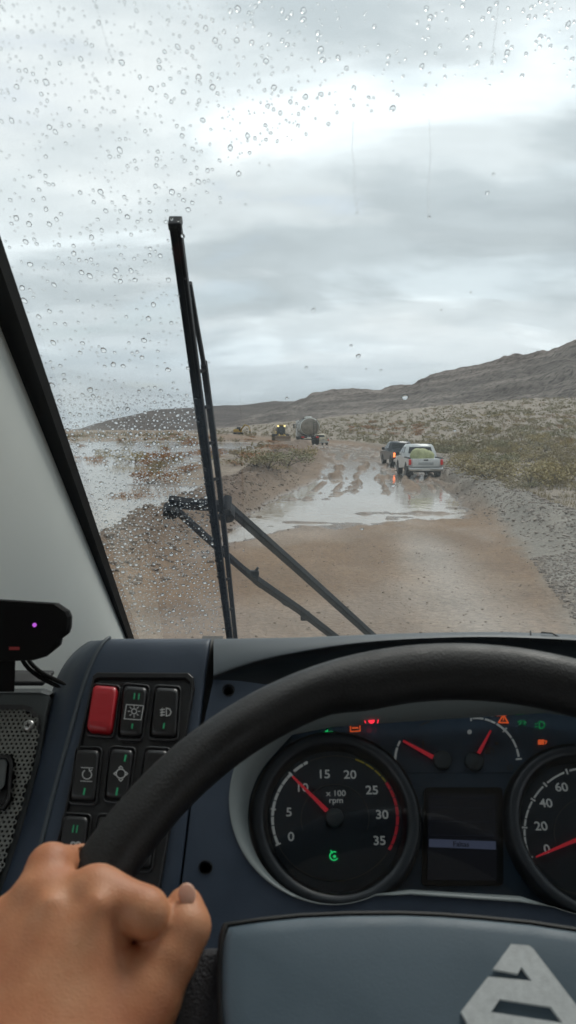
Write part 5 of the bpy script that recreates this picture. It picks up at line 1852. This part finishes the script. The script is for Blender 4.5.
n = 0
while n < 30000 and len(pts) < 1500:
    n += 1
    x, y = rnd.uniform(-8, 584), rnd.uniform(-10, 634)
    if rnd.random() > dens(x, y): continue
    if x < band_r(y) - 2: continue
    t = rnd.random()
    low = y > 400
    r = rnd.uniform(.7, 1.3) if t < .58 else (rnd.uniform(1.3, 2.1) if t < .88 else rnd.uniform(2.0, 3.0))
    if low: r *= .78
    if try_drop(x, y, r): drop_into(V, F, x, y, r, rnd, rnd.uniform(.85, 1.3))
n = 0
while n < 9000 and len(pts) < 2950:      # finer, thicker rain low down beside the pillar
    n += 1
    y = rnd.uniform(395, 634)
    x = rnd.uniform(band_r(y) - 2, 174 + (y - 223) * .134 + 2)
    r = rnd.uniform(.7, 1.2) if rnd.random() < .6 else rnd.uniform(1.2, 2.3)
    if try_drop(x, y, r, 1.12): drop_into(V, F, x, y, r, rnd, rnd.uniform(.9, 1.3), hs=.95)
for x, y, r in ((405, 397, 3.6), (287, 398.5, 1.8), (381, 370, 1.3)):
    drop_into(V, F, x, y, r, rnd, 1.05)
me = bpy.data.meshes.new('raindrops'); me.from_pydata([tuple(v) for v in V], [], F)
me.polygons.foreach_set('use_smooth', [len(f) < 6 for f in F])
tag(link('raindrops', me, RAIN), 'raindrops clinging to the windshield', 'raindrops', kind='stuff')

TRAILS = [([(353, 122), (352, 150), (355, 172), (354, 190), (357, 212)], 'short water trail on the glass right of the wiper tip'),
          ([(429, 120), (431, 150), (428, 190), (429, 216)], 'long water trail running down the middle of the glass'),
          ([(499, 0), (495, 30), (492, 62)], 'water trail at the top right of the glass'),
          ([(96, 4), (104, 34), (112, 60)], 'water trail at the top left of the glass')]
for pl, lab in TRAILS:      # a run of water breaks into a row of beads
    V, F = [], []
    xs = [p[0] for p in pl]; ys = [p[1] for p in pl]
    y = ys[0]
    while y < ys[-1]:
        t = (y - ys[0]) / (ys[-1] - ys[0])
        r = (.45 + .75 * t ** 2) * rnd.uniform(.6, 1.25)
        drop_into(V, F, np.interp(y, ys, xs) + rnd.uniform(-.7, .7), y, r, rnd, rnd.uniform(1.0, 1.8), hs=.3)
        y += r * rnd.uniform(2.2, 3.6)
    drop_into(V, F, xs[-1], ys[-1] + 1.5, 1.5, rnd, 1.2, hs=.5)
    me = bpy.data.meshes.new('water_trail'); me.from_pydata([tuple(v) for v in V], [], F)
    me.polygons.foreach_set('use_smooth', [len(f) < 6 for f in F])
    tag(link('water_trail', me, RAIN), lab, 'water trail', 'water trails on the glass')

# ------------------------------------------------------------------ the driver's hand
def hand():
    f32 = np.float32
    C = lambda x, y, d: np.array(at_depth(x, y, d))
    mm = .001
    palm = [  # (a, ra, b, rb)
        (C(30, 1110, .300), 29 * mm, C(98, 905, .347), 14.5 * mm),
        (C(15, 1110, .300), 29 * mm, C(52, 905, .350), 15.5 * mm),
        (C(0, 1110, .302), 27 * mm, C(10, 930, .347), 15 * mm),
        (C(-20, 1120, .305), 24 * mm, C(-30, 965, .340), 14 * mm),
        (C(70, 1100, .305), 24 * mm, C(140, 1000, .335), 17 * mm),
        (C(50, 1000, .336), 20 * mm, C(88, 955, .345), 15 * mm),
        (C(20, 1110, .300), 29 * mm, C(-60, 1500, .210), 36 * mm)]
    thumb = [(C(140, 1000, .335), 16.5 * mm, C(170, 955, .344), 12.6 * mm), (C(170, 955, .344), 12.6 * mm, C(186, 927, .350), 11.2 * mm), (C(186, 927, .350), 11.2 * mm, C(184.5, 907, .357), 9.2 * mm)]
    index = [(C(97, 891, .348), 11.8 * mm, C(145, 912, .3425), 10.4 * mm), (C(145, 912, .3425), 10.4 * mm, C(140, 922, .384), 8.6 * mm), (C(139, 919, .384), 8.6 * mm, C(112, 903, .404), 7.6 * mm)]
    middle = [(C(42, 895, .352), 13.5 * mm, C(50, 867, .364), 10.6 * mm), (C(50, 867, .364), 10.6 * mm, C(80, 864, .396), 9.2 * mm), (C(80, 864, .396), 9.2 * mm, C(112, 872, .412), 7.8 * mm)]
    ring = [(C(0, 935, .345), 13 * mm, C(12, 915, .362), 9 * mm), (C(12, 915, .362), 9 * mm, C(58, 905, .392), 8.6 * mm), (C(58, 905, .392), 8.6 * mm, C(92, 912, .398), 7.6 * mm)]
    little = [(C(-32, 955, .340), 12 * mm, C(-14, 940, .352), 9 * mm), (C(-14, 940, .352), 9 * mm, C(28, 958, .376), 8 * mm)]
    knuck = []
    lo = np.array(at_depth(-150, 1110, .36)) ; 
    xmin, xmax = -.165, -.015
    pts_ = np.array([p for g in (palm[:6] + thumb + index + middle + ring) for p in (g[0], g[2])])
    mn = pts_.min(0) - .045; mx = pts_.max(0) + .03
    h = .0019
    nx, ny, nz = [int(math.ceil((b - a) / h)) + 1 for a, b in zip(mn, mx)]
    gx, gy, gz = np.meshgrid(mn[0] + h * np.arange(nx), mn[1] + h * np.arange(ny), mn[2] + h * np.arange(nz), indexing='ij')
    G = np.stack([gx, gy, gz], -1).astype(f32)

    def cone(a, ra, b, rb):
        ab = (b - a).astype(f32)
        t = np.clip(((G - a.astype(f32)) @ ab) / (ab @ ab), 0, 1)
        d = G - a.astype(f32) - t[..., None] * ab
        return np.sqrt((d * d).sum(-1)) - (ra + (rb - ra) * t)

    def smin(a, b, k):
        hh = np.clip(.5 + .5 * (b - a) / k, 0, 1)
        return b * (1 - hh) + a * hh - k * hh * (1 - hh)

    def chain(c, k=.004):
        d = cone(*c[0])
        for s in c[1:]: d = smin(d, cone(*s), k)
        return d
    D = chain(palm, .014)
    D = smin(D, chain(thumb, .004), .0075)
    fi = chain(middle); fi = smin(fi, chain(ring), .001); fi = smin(fi, chain(little), .001)
    kf = np.clip(1 - np.sqrt(((G - C(97, 890, .347).astype(f32)) ** 2).sum(-1)) / .021, 0, 1)      # web only near the knuckle
    D = smin(D, chain(index), .0022 + .008 * kf)
    D = smin(D, fi, .0045)
    for c, r in knuck:
        D = smin(D, np.sqrt(((G - c.astype(f32)) ** 2).sum(-1)) - r * .92, .009)
    # fold between forefinger, thumb and web
    D = -smin(-D, cone(C(146, 944, .352), 2.2 * mm, C(152, 938, .40), 4.0 * mm), .003)
    D = -smin(-D, cone(C(122, 948, .338), .3 * mm, C(146, 943, .351), 1.8 * mm), .003)
    D = np.minimum(D, cone(C(140, 990, .365), 9 * mm, C(138, 925, .396), 9 * mm))
    # tendons and creases as slight relief
    rel = lambda x, y, d: C(x, y, d)
    for a, b in ((rel(45, 1010, .312), rel(97, 905, .332)), (rel(20, 1010, .312), rel(50, 905, .334))):
        D = smin(D, cone(a, 3 * mm, b, 3.2 * mm), .010)
    # the flesh stops at the rim it holds
    cc = np.array(C_W, f32); n_ = np.array(WP.n, f32)
    q = G - cc; hh = q @ n_; pr = q - hh[..., None] * n_
    dr = np.sqrt((pr * pr).sum(-1)) - R_W
    torus = np.sqrt(dr * dr + hh * hh) - (r_W + .0004)
    D = np.maximum(D, -torus)
    # surface nets
    ins = D < 0
    cs = np.zeros((nx - 1, ny - 1, nz - 1), np.int8)
    for i in (0, 1):
        for j in (0, 1):
            for k in (0, 1): cs += ins[i:nx - 1 + i, j:ny - 1 + j, k:nz - 1 + k]
    act = (cs > 0) & (cs < 8)
    idx = -np.ones(act.shape, np.int64); idx[act] = np.arange(act.sum())
    acc = np.zeros(act.shape + (3,), f32); cnt = np.zeros(act.shape, f32)
    corners = [(i, j, k) for i in (0, 1) for j in (0, 1) for k in (0, 1)]
    for a in corners:
        for ax in range(3):
            if a[ax]: continue
            b = list(a); b[ax] = 1
            d0 = D[a[0]:nx - 1 + a[0], a[1]:ny - 1 + a[1], a[2]:nz - 1 + a[2]]; d1 = D[b[0]:nx - 1 + b[0], b[1]:ny - 1 + b[1], b[2]:nz - 1 + b[2]]
            cr = (d0 < 0) != (d1 < 0)
            t = np.where(cr, d0 / np.where(cr, d0 - d1, 1), 0)
            pos = np.zeros(act.shape + (3,), f32); pos[...] = a; pos[..., ax] += t
            acc += np.where(cr[..., None], pos, 0); cnt += cr
    ii = np.argwhere(act)
    Vv = (ii + acc[act] / cnt[act][:, None]) * h + mn
    faces = []
    for ax in range(3):
        s0 = [slice(1, -1)] * 3; s0[ax] = slice(0, -1); s1 = [slice(1, -1)] * 3; s1[ax] = slice(1, None)
        A, B = ins[tuple(s0)], ins[tuple(s1)]
        e = np.argwhere(A != B)
        off = [1, 1, 1]; off[ax] = 0
        e = e + off
        u, w = [(1, 2), (2, 0), (0, 1)][ax]
        du = np.zeros(3, int); du[u] = 1; dw = np.zeros(3, int); dw[w] = 1
        g = lambda p: idx[p[:, 0], p[:, 1], p[:, 2]]
        qd = np.stack([g(e - du - dw), g(e - dw), g(e), g(e - du)], -1)
        fl = A[tuple((e - off).T)]
        qd = np.where(fl[:, None], qd, qd[:, ::-1])
        faces.append(qd[(qd >= 0).all(1)])
    faces = np.concatenate(faces)
    return Vv, faces


def skin_material():
    m = bpy.data.materials.new('skin'); m.use_nodes = True
    nt = m.node_tree; nd = nt.nodes; lk = nt.links; b = nd['Principled BSDF']
    b.inputs['Roughness'].default_value = .52; b.inputs['Subsurface Weight'].default_value = .25
    b.inputs['Subsurface Radius'].default_value = (1, .35, .2); b.inputs['Subsurface Scale'].default_value = .004
    g = N(nd, 'ShaderNodeNewGeometry')
    n1 = N(nd, 'ShaderNodeTexNoise'); n1.inputs['Scale'].default_value = 34; n1.inputs['Detail'].default_value = 6
    lk.new(g.outputs['Position'], n1.inputs['Vector'])
    r = ramp(nd, [(.3, (.46, .165, .075)), (.55, (.57, .25, .125)), (.75, (.65, .33, .185))])
    lk.new(n1.outputs['Fac'], r.inputs[0]); lk.new(r.outputs[0], b.inputs['Base Color'])
    vo = N(nd, 'ShaderNodeTexVoronoi'); vo.inputs['Scale'].default_value = 1100
    n2 = N(nd, 'ShaderNodeTexNoise'); n2.inputs['Scale'].default_value = 260; n2.inputs['Detail'].default_value = 7
    lk.new(g.outputs['Position'], vo.inputs['Vector']); lk.new(g.outputs['Position'], n2.inputs['Vector'])
    ad = N(nd, 'ShaderNodeMath', operation='ADD'); lk.new(vo.outputs['Distance'], ad.inputs[0]); lk.new(n2.outputs['Fac'], ad.inputs[1])
    bp = N(nd, 'ShaderNodeBump'); bp.inputs['Strength'].default_value = .3; bp.inputs['Distance'].default_value = .0005
    lk.new(ad.outputs[0], bp.inputs['Height']); lk.new(bp.outputs[0], b.inputs['Normal'])
    return m


Vh, Fh = hand()
SKIN = skin_material()
po = grid_mesh('person', Vh, Fh, mat_=SKIN)
sm = po.modifiers.new('smooth', 'SMOOTH'); sm.factor = .5; sm.iterations = 4
tag(po, 'bare hand of the driver gripping the steering wheel rim', 'person')
tip = at_depth(187, 894, .3510)
nb = MB()
nrm = (EYE + Vector((.02, -.02, .10)) - tip).normalized()
upn = (at_depth(183, 880, .362) - tip); upn = (upn - nrm * upn.dot(nrm)).normalized(); sd = upn.cross(nrm)
nb.ball(tip, (.0042, .0050, .0010), 14, 8, Matrix((sd, upn, nrm)).transposed())
nb.build('thumbnail', mat('nail', (.64, .37, .27), .3, sss=.2), po)

# ------------------------------------------------------------------ damp air
HZ = bpy.data.materials.new('damp_air'); HZ.use_nodes = True
nt = HZ.node_tree
for n in list(nt.nodes):
    if n.type != 'OUTPUT_MATERIAL': nt.nodes.remove(n)
pv = N(nt.nodes, 'ShaderNodeVolumePrincipled')
pv.inputs['Color'].default_value = (.93, .95, .97, 1)
pv.inputs['Density'].default_value = 0.00005
pv.inputs['Anisotropy'].default_value = 0.2
nt.links.new(pv.outputs[0], nt.nodes['Material Output'].inputs['Volume'])
mb = MB(); mb.box((0, 0, 250), (26000, 26000, 512))
tag(mb.build('haze', HZ), 'thin damp haze over the desert', 'haze', kind='stuff')
